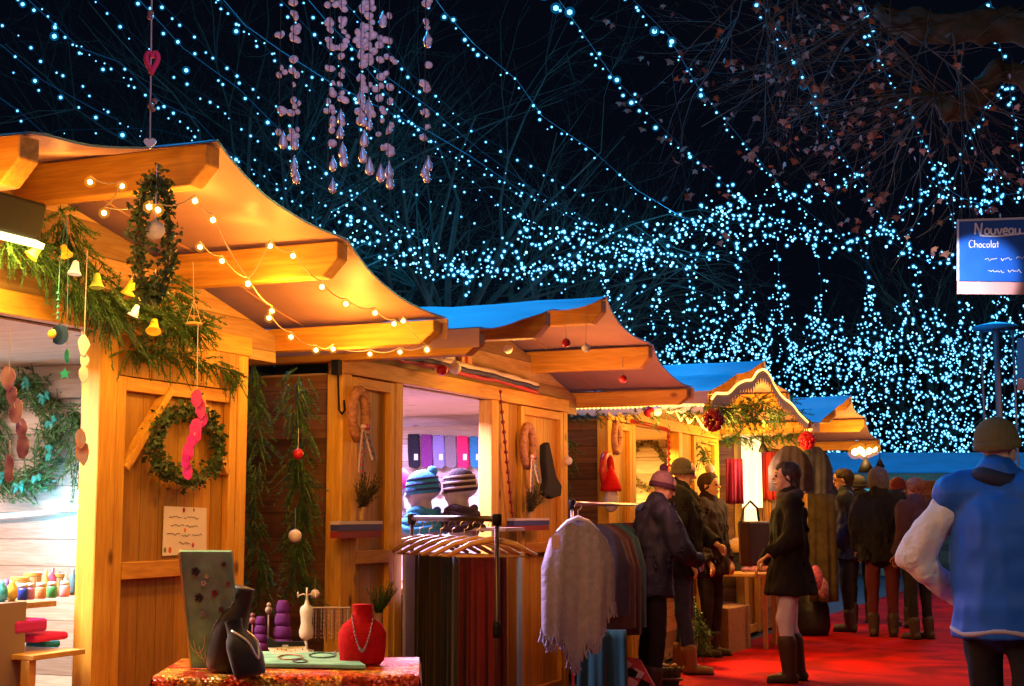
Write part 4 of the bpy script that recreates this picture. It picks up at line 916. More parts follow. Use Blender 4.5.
def head_bust(x, y, d, face, hatm, label, stripe=None, scarf=None, pom=None, s=1.0):
    s *= .86; c = atD(x, y, d); t = thing('hat_mannequin', label, 'display head', c-Vector((0, 0, .2)), 'hat displays'); fd = -rt*1.0  # looks towards the left of the picture
    a = math.atan2(fd.y, fd.x); Rz = Matrix.Rotation(a, 3, 'Z')
    b = MB(); Q = lambda x, z: c+Rz @ Vector((x, 0, z))*s
    capsule(b, Q(-.025, .03), Q(.02, .03), .084*s, .08*s, flat=.95); capsule(b, Q(.035, -.03), Q(.05, -.075), .055*s, .036*s); capsule(b, Q(.088, .01), Q(.112, -.022), .009*s, .014*s, n=8)
    capsule(b, Q(.085, -.052), Q(.085, -.053), .017*s, .017*s, n=8); capsule(b, Q(.0, -.05), Q(-.015, -.2), .046*s, .052*s); capsule(b, Q(-.02, -.2), Q(-.02, -.24), .085*s, .10*s)
    fuse(b, 'head', face, t, .008, 2)
    b = MB(); c = c+Vector((0, 0, -.022*s)); b.lathe(c, [(.098*s, .012*s), (.108*s, .016*s), (.109*s, .05*s), (.102*s, .09*s), (.078*s, .13*s), (.038*s, .155*s), (.004, .16*s)], 24, Matrix.Rotation(-.10, 3, (Rz @ Vector((0, -1, 0))))); ho = b.build('hat', hatm, t, smooth=True)
    if stripe:
        b = MB()
        for z, r_ in ((.03, .111), (.065, .110), (.098, .102)): b.lathe(c, [(r_*s, z*s), ((r_-.002)*s, (z+.014)*s)], 24, Matrix.Rotation(-.10, 3, (Rz @ Vector((0, -1, 0)))))
        b.build('hat_stripe', stripe, ho, smooth=True)
    if pom:
        b = MB(); b.ball(c-fd*.05+Vector((0, 0, .15*s)), .034*s, 12, 9); b.build('pompom', pom, ho, smooth=True)
    if scarf:
        b = MB()
        for k, (rr, z) in enumerate(((.085, -.10), (.098, -.135), (.12, -.17), (.135, -.205))): b.tube([c+Vector((rr*s*math.cos(u), rr*s*math.sin(u), (z+.01*math.sin(3*u+k))*s)) for u in [6.2832*i/20 for i in range(21)]], .026*s, 8)
        b.build('scarf', scarf, t, smooth=True)
    return t
wf = mat('white_mannequin', (.42, .40, .50), .5)
bl = mat('azure_knit', (.03, .25, .55), .95, bump=.6, scale=90); nb = mat('navy_knit', (.02, .04, .16), .95, bump=.6, scale=90); dk = mat('charcoal_knit', (.035, .02, .04), .95, bump=.6, scale=90)
head_bust(424, 492, 8.9, wf, bl, 'white display head in a striped blue bobble hat and blue scarf', nb, bl, bl, 1.15)
head_bust(461, 490, 8.9, wf, dk, 'white display head in a charcoal hat with pale flowers', mat('pale_lilac_knit', (.45, .40, .50), .9), dk, None, 1.15)
head_bust(396, 488, 9.1, wf, mat('cerise_knit', (.62, .02, .12), .95), 'display head in a cerise hat half hidden by the left shutter', None, None, None, 1.15)
b = MB(); b.box(atD(441, 529, 9.0), (1.0, .3, .02)); solo(b.build('display_shelf', M['pale']), 'pale shelf under the two display heads in the lilac chalet', 'shelf')
for x0, x1, c, lab in ((402, 413, (.36, .38, .72), 'periwinkle scarf draped over the counter front left of the trouser rail'), (516, 520, (.30, .50, .52), 'pale aqua scarf hanging beside the right end of the trouser rail')):
    b = MB(); b.prism([onX(x0, 552, -3.78), onX(x1, 552, -3.78), onX(x1, 690, -3.78), onX(x0, 690, -3.78)], (.02, 0, 0)); solo(b.build('hanging_scarf', mat('fine_wool', c, .9, vary=.1, scale=6), bevel=.006), lab, 'scarf', 'scarves hung low on the second chalet')
# ---- third chalet dressing: rope lights, fringe, fir, berries
def rope(pts3, label, step=.035, r=.0075, fringe=None):
    t = thing('rope_light', label, 'rope light', pts3[0], 'yellow rope lights of the third chalet')
    b = MB(); b.tube(pts3, .008, 8); b.build('light_tube', M['rope_led'], t, smooth=True)
    b = MB()
    for p in resample(pts3, step): b.ball(p+Vector((0, 0, -.004)), r*1.4, 6, 5)
    b.build('glowing_beads', M['rope_bead'], t)
    if fringe:
        b = MB(); lace = mat('lace_fringe', (.75, .62, .55), .8)
        P = resample(pts3, .012)
        for i in range(len(P)-1):
            L = fringe*(.55+.45*abs(math.sin(i*.42))); b.add([P[i], P[i+1], P[i+1]-Vector((0, 0, L)), P[i]-Vector((0, 0, L))], [(0, 1, 2, 3)])
        b.build('lace_fringe', lace, t)
yn, yf = 12.55-1.87-.06, 12.55+1.87+.02
zr1 = onY(640, 406, yn).z; zr2 = onY(760, 431, yf).z
rope([Vector((x, yn, zr1+.004*math.sin(x*9))) for x in [-4.3+i*.1 for i in range(14)]], 'rope light along the near eave of the third chalet', fringe=.07)
gp = [(712, 398), (716, 393), (722, 393), (729, 392), (737, 384), (745, 380), (752, 379), (757, 372), (763, 369), (769, 374), (775, 386), (782, 396), (792, 404), (799, 413), (808, 422)]
rope([onX(x, y, -2.96) for x, y in sm(gp, 4)], 'wavy rope light outlining the gable of the third chalet', fringe=.12)
rope([Vector((x, yf-.09, zr2)) for x in [-4.55+i*.1 for i in range(17)]], 'rope light along the far eave of the third chalet', fringe=.07)
rope([onX(x, y, -3.45) for x, y in ((676, 411), (681, 420), (684, 412), (689, 423), (695, 415), (703, 427), (708, 430))], 'short zigzag rope light beside the dark red berry ball', .03)
for x0, y0, x1, y1, k in ((700, 406, 735, 412, 0), (735, 405, 790, 402, 1), (740, 415, 800, 412, 2)):
    greens([onX(x0, y0, -3.15), onX(x1, y1, -3.15)], 90, ['fir branch left under the fringed gable', 'fir branch right under the fringed gable', 'low fir branch under the fringed gable'][k], 'fir branch', 'fir_branch', spread=.12, L=.20, needles=36, nl=.03)
greens([Vector((-4.4, yf-.11, zr2-.07)), Vector((-3.0, yf-.11, zr2-.07))], 170, 'fir garland below the far eave of the third chalet', spread=.05, L=.14, needles=26, nl=.03)
greens([Vector((-4.2, yn, 2.06)), Vector((-3.1, yn, 2.06))], 60, 'fir garland below the near eave of the third chalet', spread=.04, L=.12, needles=22, nl=.026)
for x, y, X_, s, lab, c in ((713, 421, -3.0, .085, 'dark red berry ball at the near corner of the third chalet', (.22, .006, .02)), (807, 441, -2.95, .085, 'bright red berry ball at the far corner of the third chalet', (.60, .015, .03))):
    c0 = onX(x, y, X_); b = MB()
    for i in range(70):
        v = Vector((random.gauss(0, 1), random.gauss(0, 1), random.gauss(0, 1))).normalized(); v.z *= 1.15 if v.z > 0 else 1.5; b.ball(c0+v*s*.8*(1 if v.z > 0 else 1-.25*abs(v.z)), .022, 7, 5)
    solo(b.build('berry_ball', mat('red_berries', c, .3), smooth=True), lab, 'berry ball', 'berry balls')
# gnome on the left shutter of the third chalet
c0 = onX(611, 494, -3.72); t = thing('gnome_doll', 'white-bearded gnome doll in a red cap hanging on the third chalet', 'doll', c0-Vector((0, 0, .15)))
b = MB(); b.ball(c0+Vector((0, 0, -.05)), .075, 14, 10, (.8, 1, 1.2)); b.build('body', mat('white_plush', (.62, .55, .55), .95, bump=.6, scale=60), t, smooth=True)
b = MB(); b.lathe(c0+Vector((0, 0, .02)), [(.078, 0), (.08, .03), (.06, .09), (.03, .15), (.004, .20)], 18); b.build('cap', M['redvelvet'], t, smooth=True)
# wreath and lamp inside the third chalet, red beads round its opening
ring(onY(647, 464, 13.86), .19, .22, 260, 'open twig wreath on the yellow wall inside the third chalet', herb, Vector((1, 0, 0)), thick=.04, leafs=.03)
b = MB(); pts = [onX(x, y, -3.80) for x, y in ((632, 421), (650, 425), (668, 430), (669, 460), (669, 490), (669, 530))]; b.tube(pts, .008, 6)
for p in resample(pts, .05): b.ball(p, .018, 6, 5)
solo(b.build('bead_garland', mat('red_beads', (.30, .02, .02), .4)), 'red bead garland framing the yellow opening of the third chalet', 'bead garland')
# toys on the right shutter
c0 = onX(703, 470, -3.74)
toyc = [((.55, .42, .42), 'white_plush'), ((.35, .03, .05), 'red_plush'), ((.08, .10, .32), 'blue_plush'), ((.30, .20, .16), 'brown_plush')]
def toy(x, y, k, lab, s=1):
    c = onX(x, y, -3.70); t = thing('plush_toy', lab, 'plush toy', c-Vector((0, 0, .09)), 'plush toys on the right shutter of the third chalet'); m = mat(toyc[k][1], toyc[k][0], .95, bump=.5, scale=50)
    b = MB(); b.ball(c, .05*s, 12, 9, (1, 1, 1.25)); b.build('body', m, t, smooth=True); b = MB(); b.ball(c+Vector((0, 0, .08*s)), .036*s, 12, 9); b.build('head', m, t, smooth=True)
    for sg in (-1, 1):
        b = MB(); b.tube([c+Vector((.02, sg*.035*s, -.03*s)), c+Vector((.05, sg*.05*s, -.10*s))], [.018*s, .013*s], 8); b.build('leg', m, t, smooth=True)
toy(710, 480, 0, 'white plush toy hanging highest on the third chalet shutter', 1.3); toy(708, 497, 1, 'red plush toy below the white one on the shutter'); toy(711, 512, 0, 'small pale plush toy between the red and the blue one', .8); toy(709, 524, 2, 'blue plush toy hanging lowest on the shutter', 1.1)
greens([onX(x, y, -3.78) for x, y in ((700, 442), (704, 452), (700, 462))], 50, 'frosted sprig spray on the right shutter of the third chalet', 'sprig', 'frosted_sprig', spread=.16, L=.14, needles=20, nl=.025)
# the brightly lit end display between the third and the fourth chalet: garments and a self-lit white panel
def garment(pts, X, m, label, name, cat, group, th=.05, bev=.02):
    P = [onX(x, y, X) for x, y in sm(pts+[pts[0]], 4)[:-1]]
    b = MB(); b.prism(P, (th, 0, 0)); o = fuse(b, name, m, None, .016, 7, .022, 8); return solo(o, label, cat, group)
b = MB(); p = onX(763, 446, -3.4); b.lathe(p, [(.05, -.06), (.03, .0), (.012, .03), (.006, .10)], 16); solo(b.build('cloche_lamp', M['black'], smooth=True), 'small black cloche lamp above the scarlet garment', 'lamp')
for x, y, r_, lab, c in ((816, 578, .085, 'pink patterned cloth bag on the black sack', (.45, .10, .18)), (823, 588, .07, 'mauve patterned cloth bag right of the pink one', (.35, .15, .22))):
    b = MB(); b.ball(onZ(x, 640, 0)+Vector((0, 0, .0)), .01); b = MB(); q = onX(x, y, -2.98); b.ball(q, r_, 14, 10, (.8, .7, 1.5)); solo(b.build('cloth_bag', mat('patterned_cloth', c, .9, vary=.6, scale=40), smooth=True), lab, 'bag', 'cloth bags')
q = onZ(812, 636, 0); b = MB(); b.lathe(q, [(.17, .0), (.20, .1), (.19, .3), (.14, .45), (.09, .50)], 16, sy=.8); solo(b.build('black_sack', mat('black_nylon', (.012, .012, .015), .5, bump=.8, scale=8), smooth=True), 'slumped black sack on the red carpet behind the woman in pale leggings', 'sack')
# fourth chalet bits: two black cone lamps, warm bulbs
for x, y, s, lab in ((866, 465, .10, 'larger black cone lamp under the farthest chalet'), (880, 463, .062, 'smaller black cone lamp at the far corner of the farthest chalet')):
    p = onX(x, y, -3.0); t = thing('cone_lamp', lab, 'lamp', p-Vector((0, 0, .05)), 'black cone lamps'); b = MB(); b.lathe(p, [(s, -s*.9), (s*.5, s*.3), (s*.15, s*.9)], 20); b.build('shade', M['black'], t, smooth=True)
    b = MB(); b.tube([p+Vector((0, 0, s*.9)), Vector((p.x, p.y, 2.12))], .006, 6); b.build('flex', M['black'], t)
warm_string([(855, 452), (860, 450), (864, 453), (869, 451), (874, 449)], cf(-3.05), 'cluster of warm bulbs under the far eave of the farthest chalet', .045)
lamp('bulb_light', 'POINT', onX(864, 455, -3.0), 14, (1, .55, .2), .06)
# ------------------------------------------------------------------ display table with jewellery
TZ = .775
def sequin():
    m = bpy.data.materials.new('sequin_cloth'); m.use_nodes = True; nt = m.node_tree; bs = nt.nodes['Principled BSDF']; N = nt.nodes.new; L = nt.links.new
    tc = N('ShaderNodeTexCoord'); v = N('ShaderNodeTexVoronoi'); v.inputs['Scale'].default_value = 130; L(tc.outputs['Object'], v.inputs['Vector'])
    n = N('ShaderNodeTexNoise'); n.inputs['Scale'].default_value = 9; n.inputs['Detail'].default_value = 3; L(tc.outputs['Object'], n.inputs['Vector'])
    r = N('ShaderNodeValToRGB'); r.color_ramp.elements[0].position = .47; r.color_ramp.elements[1].position = .56
    r.color_ramp.elements[0].color = (.62, .05, .004, 1); r.color_ramp.elements[1].color = (.80, .40, .04, 1); L(n.outputs['Fac'], r.inputs[0])
    h = N('ShaderNodeHueSaturation'); L(r.outputs[0], h.inputs['Color']); sp = N('ShaderNodeSeparateColor'); L(v.outputs['Color'], sp.inputs[0])
    mr = N('ShaderNodeMapRange'); mr.inputs[3].default_value = .35; mr.inputs[4].default_value = 1.5; L(sp.outputs[0], mr.inputs[0]); L(mr.outputs[0], h.inputs['Value'])
    L(h.outputs[0], bs.inputs['Base Color']); bs.inputs['Metallic'].default_value = .45; bs.inputs['Roughness'].default_value = .35
    mp = N('ShaderNodeVectorMath'); mp.operation = 'SUBTRACT'; L(v.outputs['Color'], mp.inputs[0]); mp.inputs[1].default_value = (.5, .5, .5)
    ge = N('ShaderNodeNewGeometry'); ad = N('ShaderNodeVectorMath'); ad.operation = 'MULTIPLY_ADD'; L(mp.outputs[0], ad.inputs[0]); ad.inputs[1].default_value = (.9, .9, .9); L(ge.outputs['Normal'], ad.inputs[2])
    nn = N('ShaderNodeVectorMath'); nn.operation = 'NORMALIZE'; L(ad.outputs[0], nn.inputs[0]); L(nn.outputs[0], bs.inputs['Normal'])
    return m
TB = onZ(419, 675, TZ); ey = Vector((TB.x, TB.y, 0)).normalized(); ex = Vector((ey.y, -ey.x, 0)); tw = .86; td = .62; TA = TB-ex*tw
def tp(u, v, z=0): return TA+ex*u+ey*v+Vector((0, 0, z))
def TP(px_, py_, dz=0): q = onZ(px_, py_, TZ+.004); q.z += dz; return q
t = thing('display_table', 'display table under an orange red and gold sequin cloth', 'table', tp(tw/2, td/2, -TZ))
b = MB(); nx = 40; prof = [(0, .52), (0, .02), (.012, .004), (.03, 0), (td/2, 0), (td-.03, 0), (td, .02), (td, .5)]
vv = []
for i in range(nx+1):
    u = i/nx
    for k, (v, dn) in enumerate(prof):
        e = .012*math.sin(u*37)+.01*math.sin(u*19+2) if dn > .3 else (.003*math.sin(u*30) if dn > .01 else 0)
        b.v.append(tuple(tp(u*tw, v-(e if v == 0 else -e if v == td else 0), -dn)))
k = len(prof)
for i in range(nx):
    for j in range(k-1): a = i*k+j; b.f.append((a, a+k, a+k+1, a+1))
for s_ in (0, 1):   # side drops
    o = len(b.v); m_ = 14
    for i in range(m_+1):
        v = td*i/m_
        for dn in (0.004, .03, .25, .52):
            b.v.append(tuple(tp(tw*s_+(1 if s_ else -1)*(.012*math.sin(v*30)*(dn > .1)+.008*(dn > .02)), v, -dn)))
    for i in range(m_):
        for j in range(3): a = o+i*4+j; b.f.append((a, a+4, a+5, a+1))
b.build('sequin_cloth', sequin(), t, smooth=True)
for u in (.04, tw-.04):
    for v in (.04, td-.04):
        b = MB(); b.tube([tp(u, v, -TZ), tp(u, v, -.02)], .014, 8); b.build('leg', M['steel'], t)
def neck_bust(c, s, m, label, fdir, necklace, W_=1.0, lean=0, nmat=None):
    """torso-shaped necklace stand: tall neck, sloping chest, cut off below"""
    t = thing('necklace_bust', label, 'jewellery bust', c, 'necklace busts on the display table')
    a = math.atan2(fdir.y, fdir.x)-math.pi/2; Rz = Matrix.Rotation(a, 3, 'Z')@Matrix.Rotation(lean, 3, 'X')
    b = MB(); rings = [(.062, .038, 0, 0), (.074, .040, .012, .0), (.080, .040, .06, .0), (.080, .036, .10, -.004), (.066, .030, .128, -.010), (.040, .024, .145, -.018), (.033, .024, .165, -.02), (.034, .026, .188, -.018), (.036, .028, .192, -.018)]
    o = len(b.v); n = 24
    for (rx, ry, z, dy) in rings:
        for j in range(n):
            q = 6.2832*j/n; b.v.append(tuple(c+Rz @ (Vector((rx*W_*math.cos(q), ry*math.sin(q)+dy, z))*s)))
    for i in range(len(rings)-1):
        for j in range(n): b.f.append((o+i*n+j, o+i*n+(j+1) % n, o+(i+1)*n+(j+1) % n, o+(i+1)*n+j))
    b.f.append(tuple(range(o, o+n))[::-1]); b.f.append(tuple(o+(len(rings)-1)*n+j for j in range(n)))
    b.build('bust', m, t, smooth=True)
    b = MB(); pts = []
    for i in range(25):
        u = -1+2*i/24; z = .045+.112*abs(u)**1.5; x = .036*u*(1+.25*(1-abs(u))); y = .041-.055*max(0, (z-.11))/.05*.35
        rx = .08 if z < .1 else .08-(z-.1)*.9; y = (.040 if z < .1 else .040-(z-.1)*.35)*math.sqrt(max(.05, 1-(x/(rx*W_+.001))**2))+(-.018*(z-.1)/.06 if z > .1 else 0)+.004
        pts.append(c+Rz @ (Vector((x*W_, y, z))*s))
    if necklace == 'beads':
        b.tube(pts, .0014, 5)
        for i, p in enumerate(pts): b.ball(p, .0036*(1.5 if 9 < i < 15 else 1), 8, 6)
    else: b.tube(pts, .0042, 8)
    b.build('necklace', nmat or M['pearl'], t, smooth=True)
    return t
neck_bust(TP(362, 664), 1.06, M['redvelvet'], 'red velvet necklace bust at the right end of the table', -ray(362, 600), 'beads', .98, 0, mat('smoky_beads', (.35, .26, .26), .25))
view = lambda x: -ray(x, 600).normalized()
f1 = (view(225)*.6+Vector((rt.x, rt.y, 0))*.9); f2 = (view(250)*.5+Vector((rt.x, rt.y, 0))*.9)
neck_bust(TP(222, 671), 1.5, mat('grey_leatherette', (.035, .030, .028), .45, coat=.2), 'taller dark grey necklace bust leaning against the green board', -f1*Vector((1, 1, 0)).dot(Vector((1, 1, 0)))*.5, 'beads', .48, R(12))
neck_bust(TP(251, 676), .98, M['blackvelvet'], 'black velvet bust wearing a thick silver strand', f2, 'rope', .95, R(18), mat('silver_mesh', (.72, .66, .62), .3, metal=.5))
# green brooch board
t = thing('brooch_board', 'sage green board with brooches propped on the table against the shutter', 'display board', TP(208, 672))
q0, q1 = TP(191, 668), TP(241, 669); q2 = atD(231, 552, 4.72); q3 = q0+(q2-q1)*1.0; q3 = q0+(q2-q1)
nn = (q1-q0).cross(q3-q0).normalized()
sage = mat('sage_felt', (.24, .56, .38), .9, vary=.3, scale=14)
b = MB(); b.prism([q0, q1, q2, q3], -nn*.012); b.build('board', sage, t)
b = MB(); b.bar(q0+nn*-.006, q3+nn*-.006, .006, .02, nn); b.build('edge_trim', mat('straw_edge', (.75, .60, .18), .6), t)
sgn = 1 if nn.dot(O-q0) > 0 else -1
def bp_(u, v): return q0+(q1-q0)*u*(1-v)+(q2-q3)*u*v+(q3-q0)*v+nn*sgn*.004
for i, (u, v, c, s) in enumerate(((.28, .84, (.05, .03, .04), .012), (.62, .66, (.30, .02, .04), .009), (.72, .52, (.20, .08, .05), .008), (.30, .62, (.06, .03, .03), .012), (.85, .90, (.10, .03, .03), .007), (.5, .8, (.6, .45, .2), .006), (.42, .74, (.65, .55, .45), .008), (.8, .62, (.2, .25, .12), .006), (.36, .48, (.5, .4, .4), .008), (.9, .74, (.3, .1, .05), .007))):
    b = MB()
    for k in range(5): a = 1.256*k; b.ball(bp_(u, v)+((q1-q0).normalized()*math.cos(a)+Vector((0, 0, 1))*math.sin(a))*s*.8, s*.55, 8, 6)
    b.build('brooch', mat('brooch_enamel', c, .3), t, smooth=True)
b = MB()
for i in range(4):
    b.tube([bp_(.18+.10*i+.16*math.cos(q), .30-.05*i-.16*math.sin(q)) for q in [math.pi*k/14 for k in range(15)]], .0014, 5)
b.build('necklace_chains', M['steel'], t)
# flat tray with bracelets, card with earrings
t = thing('bracelet_tray', 'flat sage green tray with bracelets lying at the front of the table', 'tray', TP(310, 665))
a_, b_, c_, d_ = TP(252, 667), TP(366, 669), TP(345, 656), TP(262, 655)
b = MB(); b.prism([a_, b_, c_, d_], (0, 0, .014)); b.build('tray_base', sage, t, bevel=.003)
for i, (x, y, rx, ry, c) in enumerate(((290, 662, 12, 2.4, (.45, .16, .06)), (322, 660, 13, 2.6, (.05, .12, .10)), (342, 657, 8, 1.8, (.30, .25, .15)), (300, 666, 7, 1.6, (.10, .06, .05)))):
    b = MB(); b.tube([TP(x+rx*math.cos(6.2832*k/18), y+ry*math.sin(6.2832*k/18), .017) for k in range(19)], .0026, 6); b.build('bracelet', mat('bracelet_metal', c, .3, metal=.3), t, smooth=True)
t = thing('earring_card', 'cream card of earrings tilted in a black folder on the table', 'display card', TP(290, 657))
q0, q1 = TP(272, 658, .012), TP(309, 656, .012); r1 = atD(303, 646, (q1-O).dot(ray(512, 343).normalized())+.05); r0 = atD(268, 648, (q0-O).dot(ray(512, 343).normalized())+.05)
b = MB(); b.prism([q0, q1, r1, r0], (-.001, .004, .001)); b.build('card', mat('cream_card', (.75, .68, .52), .8), t)
b = MB(); up2 = Vector((0, 0, .028)); b.prism([r0+Vector((-.01, .004, 0)), r1+Vector((.006, .004, 0)), r1+up2*.6, r0+up2*.8+(r1-r0)*.2, r0+up2*1.5], (0, .006, 0)); b.build('folder', M['blackvelvet'], t)
b = MB(); mid = (r0+r1)/2+Vector((0, -.003, .002)); b.box(mid, (.022, .003, .012), Matrix.Rotation(TH, 3, 'Z')); b.build('price_tag', M['paper'], t)
for i in range(8):
    b = MB(); p = q0+(q1-q0)*(.12+.11*i)+(r0-q0)*random.uniform(.3, .8)+Vector((0, -.002, .002)); b.ball(p, .0024, 6, 5); b.build('earring', M['black'] if i % 2 else M['hanger'], t)
b = MB(); p = TP(239, 668); b.lathe(p, [(.010, 0), (.012, .01), (.010, .03), (.004, .034), (.004, .042), (.006, .048)], 14); solo(b.build('scent_bottle', mat('rose_glass', (.85, .45, .35), .1, trans=.5), smooth=True), 'little rose glass bottle between the two dark busts', 'bottle')
# miniature mannequin on a stand
p = TP(306, 652); s = (p-O).length/1450
t = thing('mini_mannequin', 'small cream dressmaker mannequin jewellery stand with two curved arms', 'jewellery stand', p)
b = MB(); b.lathe(p, [(.03, 0), (.03, .006), (.006, .012), (.005, .05)], 16); b.build('foot', M['cream'], t, smooth=True)
b = MB(); c_ = p+Vector((0, 0, .045)); b.lathe(c_, [(.006, 0), (.020, .004), (.027, .012), (.030, .03), (.022, .062), (.024, .085), (.028, .105), (.024, .122), (.010, .132), (.005, .15), (.004, .165)], 20, sy=.7); b.build('torso', M['cream'], t, smooth=True)
b = MB(); q = p+Vector((0, 0, .21))
for sg in (-1, 1): b.tube([q, q+rt*sg*.012+up*.006, q+rt*sg*.028+up*.002, q+rt*sg*.034+up*-.008, q+rt*sg*.034+up*.014], .0028, 6)
b.tube([q+Vector((0, 0, -.02)), q+Vector((0, 0, .03))], .004, 6); b.build('arms', M['cream'], t, smooth=True)
# chain rack
p = TP(326, 652); t = thing('chain_rack', 'little rail hung with fine dark chains beside the mannequin stand', 'jewellery stand', p)
b = MB(); h_ = .165
for sg in (-1, 1): b.tube([p+rt*sg*.082, p+rt*sg*.082+up*h_], .003, 6)
b.tube([p-rt*.09+up*h_, p+rt*.09+up*h_], .0035, 6); b.build('rail', M['steel'], t)
for i in range(15):
    b = MB(); u = -.07+.01*i; x = p+rt*u+up*(h_-.002); pts = [x, x+up*-.06, x+up*-(.10+.03*math.sin(i*2.1))]; b.tube(pts, .0018, 4)
    for k in range(7): b.ball(x+up*-(.014+.016*k), .0030, 6, 4)
    b.build('chain', [M['steel'], mat('brown_beads', (.12, .06, .04), .4), mat('grey_beads', (.35, .30, .28), .3)][i % 3], t)
# purple padded stands in a clear case
pur = mat('purple_velvet', (.10, .004, .14), .8)
for i, (x, y, w, h_, lab) in enumerate(((260, 651, .035, .13, 'lower purple velvet ring holder left of the mannequin stand'), (282, 651, .045, .19, 'taller purple velvet ring holder left of the mannequin stand'))):
    p = TP(x, y); b = MB()
    for k in range(4): b.lathe(p+up*(h_*k/4), [(w*(.9-.12*k), 0), (w*(1-.12*k), h_*.08), (w*(.95-.14*k), h_*.2), (w*(.7-.1*k), h_*.25)], 14, sy=.6)
    solo(b.build('ring_holder', pur, smooth=True), lab, 'ring holder', 'purple ring holders')
for x, y, c, lab in ((252, 622, (.30, .10, .12), 'small pink figurine on a rod at the back of the table'), (268, 612, (.40, .30, .22), 'small beige figurine on a rod at the back of the table')):
    p = TP(x, 650); b = MB(); top = p.z+(650-y)*(p-O).length/1450; b.tube([p, Vector((p.x, p.y, top))], .003, 6); b.ball((p.x, p.y, top), .014, 10, 8); b.ball((p.x, p.y, top+.02), .009, 10, 8)
    solo(b.build('rod_figurine', mat('painted_figurine', c, .5, vary=.4, scale=50), smooth=True), lab, 'figurine', 'figurines at the back of the table')

# ------------------------------------------------------------------ clothes rails
def hanger(c, dirv, m, label, w=.42, wire=M['steel'], group='wooden hangers on the trouser rail'):
    t = thing('clothes_hanger', label, 'hanger', c, group); d = Vector(dirv).normalized()
    b = MB(); 
    P = [c-d*w/2+up*-.115, c-d*w*.25+up*-.055, c+up*-.03, c+d*w*.25+up*-.055, c+d*w/2+up*-.115]
    b.tube(P, [.010, .014, .017, .014, .010], 8); b.tube([c-d*w*.40+up*-.118, c+d*w*.40+up*-.118], .006, 6); b.build('wooden_bow', m, t, smooth=True)
    b = MB(); b.tube([c+up*-.03, c+up*.018]+[c+up*(.040+.022*math.sin(a))+d*.022*math.cos(a) for a in [R(-50+k*30) for k in range(9)]], .0028, 5); b.build('hook', wire, t)
    return t
def rail(p0, p1, zr, label, legs=(1, 1), name='clothes_rail', r=.016, m=None):
    m = m or M['chrome_dark']
    t = thing(name, label, 'clothes rail', Vector((p0.x, p0.y, 0)))
    a = Vector((p0.x, p0.y, zr)); b_ = Vector((p1.x, p1.y, zr)); b = MB(); b.tube([a, b_], r, 10); b.build('top_rail', m, t, smooth=True)
    d = (b_-a).normalized(); s = Vector((-d.y, d.x, 0))
    for e, on in ((a, legs[0]), (b_, legs[1])):
        if not on: continue
        b = MB(); b.tube([e+up*(-zr+.09), e+up*.0], r*.75, 10); b.build('upright', m, t, smooth=True)
        b = MB(); b.lathe(e+up*-.035, [(r*1.5, 0), (r*1.6, .05), (r*1.4, .06)], 12); b.build('joint', M['black'], t, smooth=True); b = MB(); b.lathe(e+up*-.60, [(r*1.2, 0), (r*1.35, .02), (r*1.35, .06), (r*1.1, .08)], 12); b.build('joint', M['black'], t, smooth=True)
        b = MB(); b.tube([e+s*-.25+up*(-zr+.06), e+s*.25+up*(-zr+.06)], r*.75, 8); b.build('foot', m, t)
    return t, a, b_
r0, r1 = atD(412, 518, 8.25), atD(497, 519, 7.45); zr = (r0.z+r1.z)/2
t, ra, rb = rail(r0, r1, zr, 'dark clothes rail with empty wooden hangers and trousers before the lilac stall')
rd = (rb-ra).normalized(); hd = (rt*.95+rd*-.1)
hw = [M['hanger'], mat('dark_hanger_wood', (.30, .16, .07), .4)]
for i, (u, lab) in enumerate(((.10, 'farthest'), (.22, 'second farthest'), (.36, 'third farthest'), (.50, 'middle'), (.64, 'third nearest'), (.78, 'second nearest'), (.95, 'front'))):
    a = R(random.uniform(-14, 14)) if i < 6 else 0; dv = Matrix.Rotation(a, 3, 'Z') @ hd
    hanger(ra.lerp(rb, u)+up*-.075, dv, hw[0 if i > 3 else 1], lab+' wooden hanger on the trouser rail', .46 if i > 3 else .44)
def drape(p, dirv, w, z1, z0, m, label, name, cat, group, th=.05, folds=5):
    """a hanging piece of cloth with vertical folds, closed and thick"""
    d = Vector(dirv).normalized(); n = Vector((-d.y, d.x, 0)); b = MB(); nx, nz = 26, 8; o = 0; ph = random.random()*6
    for sd in (-1, 1):
        for j in range(nz+1):
            z = z1+(z0-z1)*j/nz; k = j/nz
            for i in range(nx+1):
                u = i/nx-.5; f = (math.sin(u*folds*6.28+ph+k*.7)+.5*math.sin(u*folds*14.3+ph*2))*.016*(.4+k); edge = math.sqrt(max(0, 1-(2*abs(u))**6))
                q = Vector((p.x, p.y, 0))+d*(u*w*(1+.05*k))+n*(f+sd*th/2*edge); b.v.append((q.x, q.y, z+.004*math.sin(u*9+ph)*(j == nz)))
    N_ = (nx+1)*(nz+1)
    for sd in (0, 1):
        for j in range(nz):
            for i in range(nx):
                a = sd*N_+j*(nx+1)+i; q = (a, a+1, a+nx+2, a+nx+1); b.f.append(q if sd else q[::-1])
    for j in (0, nz):
        for i in range(nx): a = j*(nx+1)+i; b.f.append((a, a+1, N_+a+1, N_+a) if j == 0 else (a, N_+a, N_+a+1, a+1))
    return solo(b.build(name, m, smooth=True), label, cat, group)
TG = 'trousers and skirts on the dark rail'
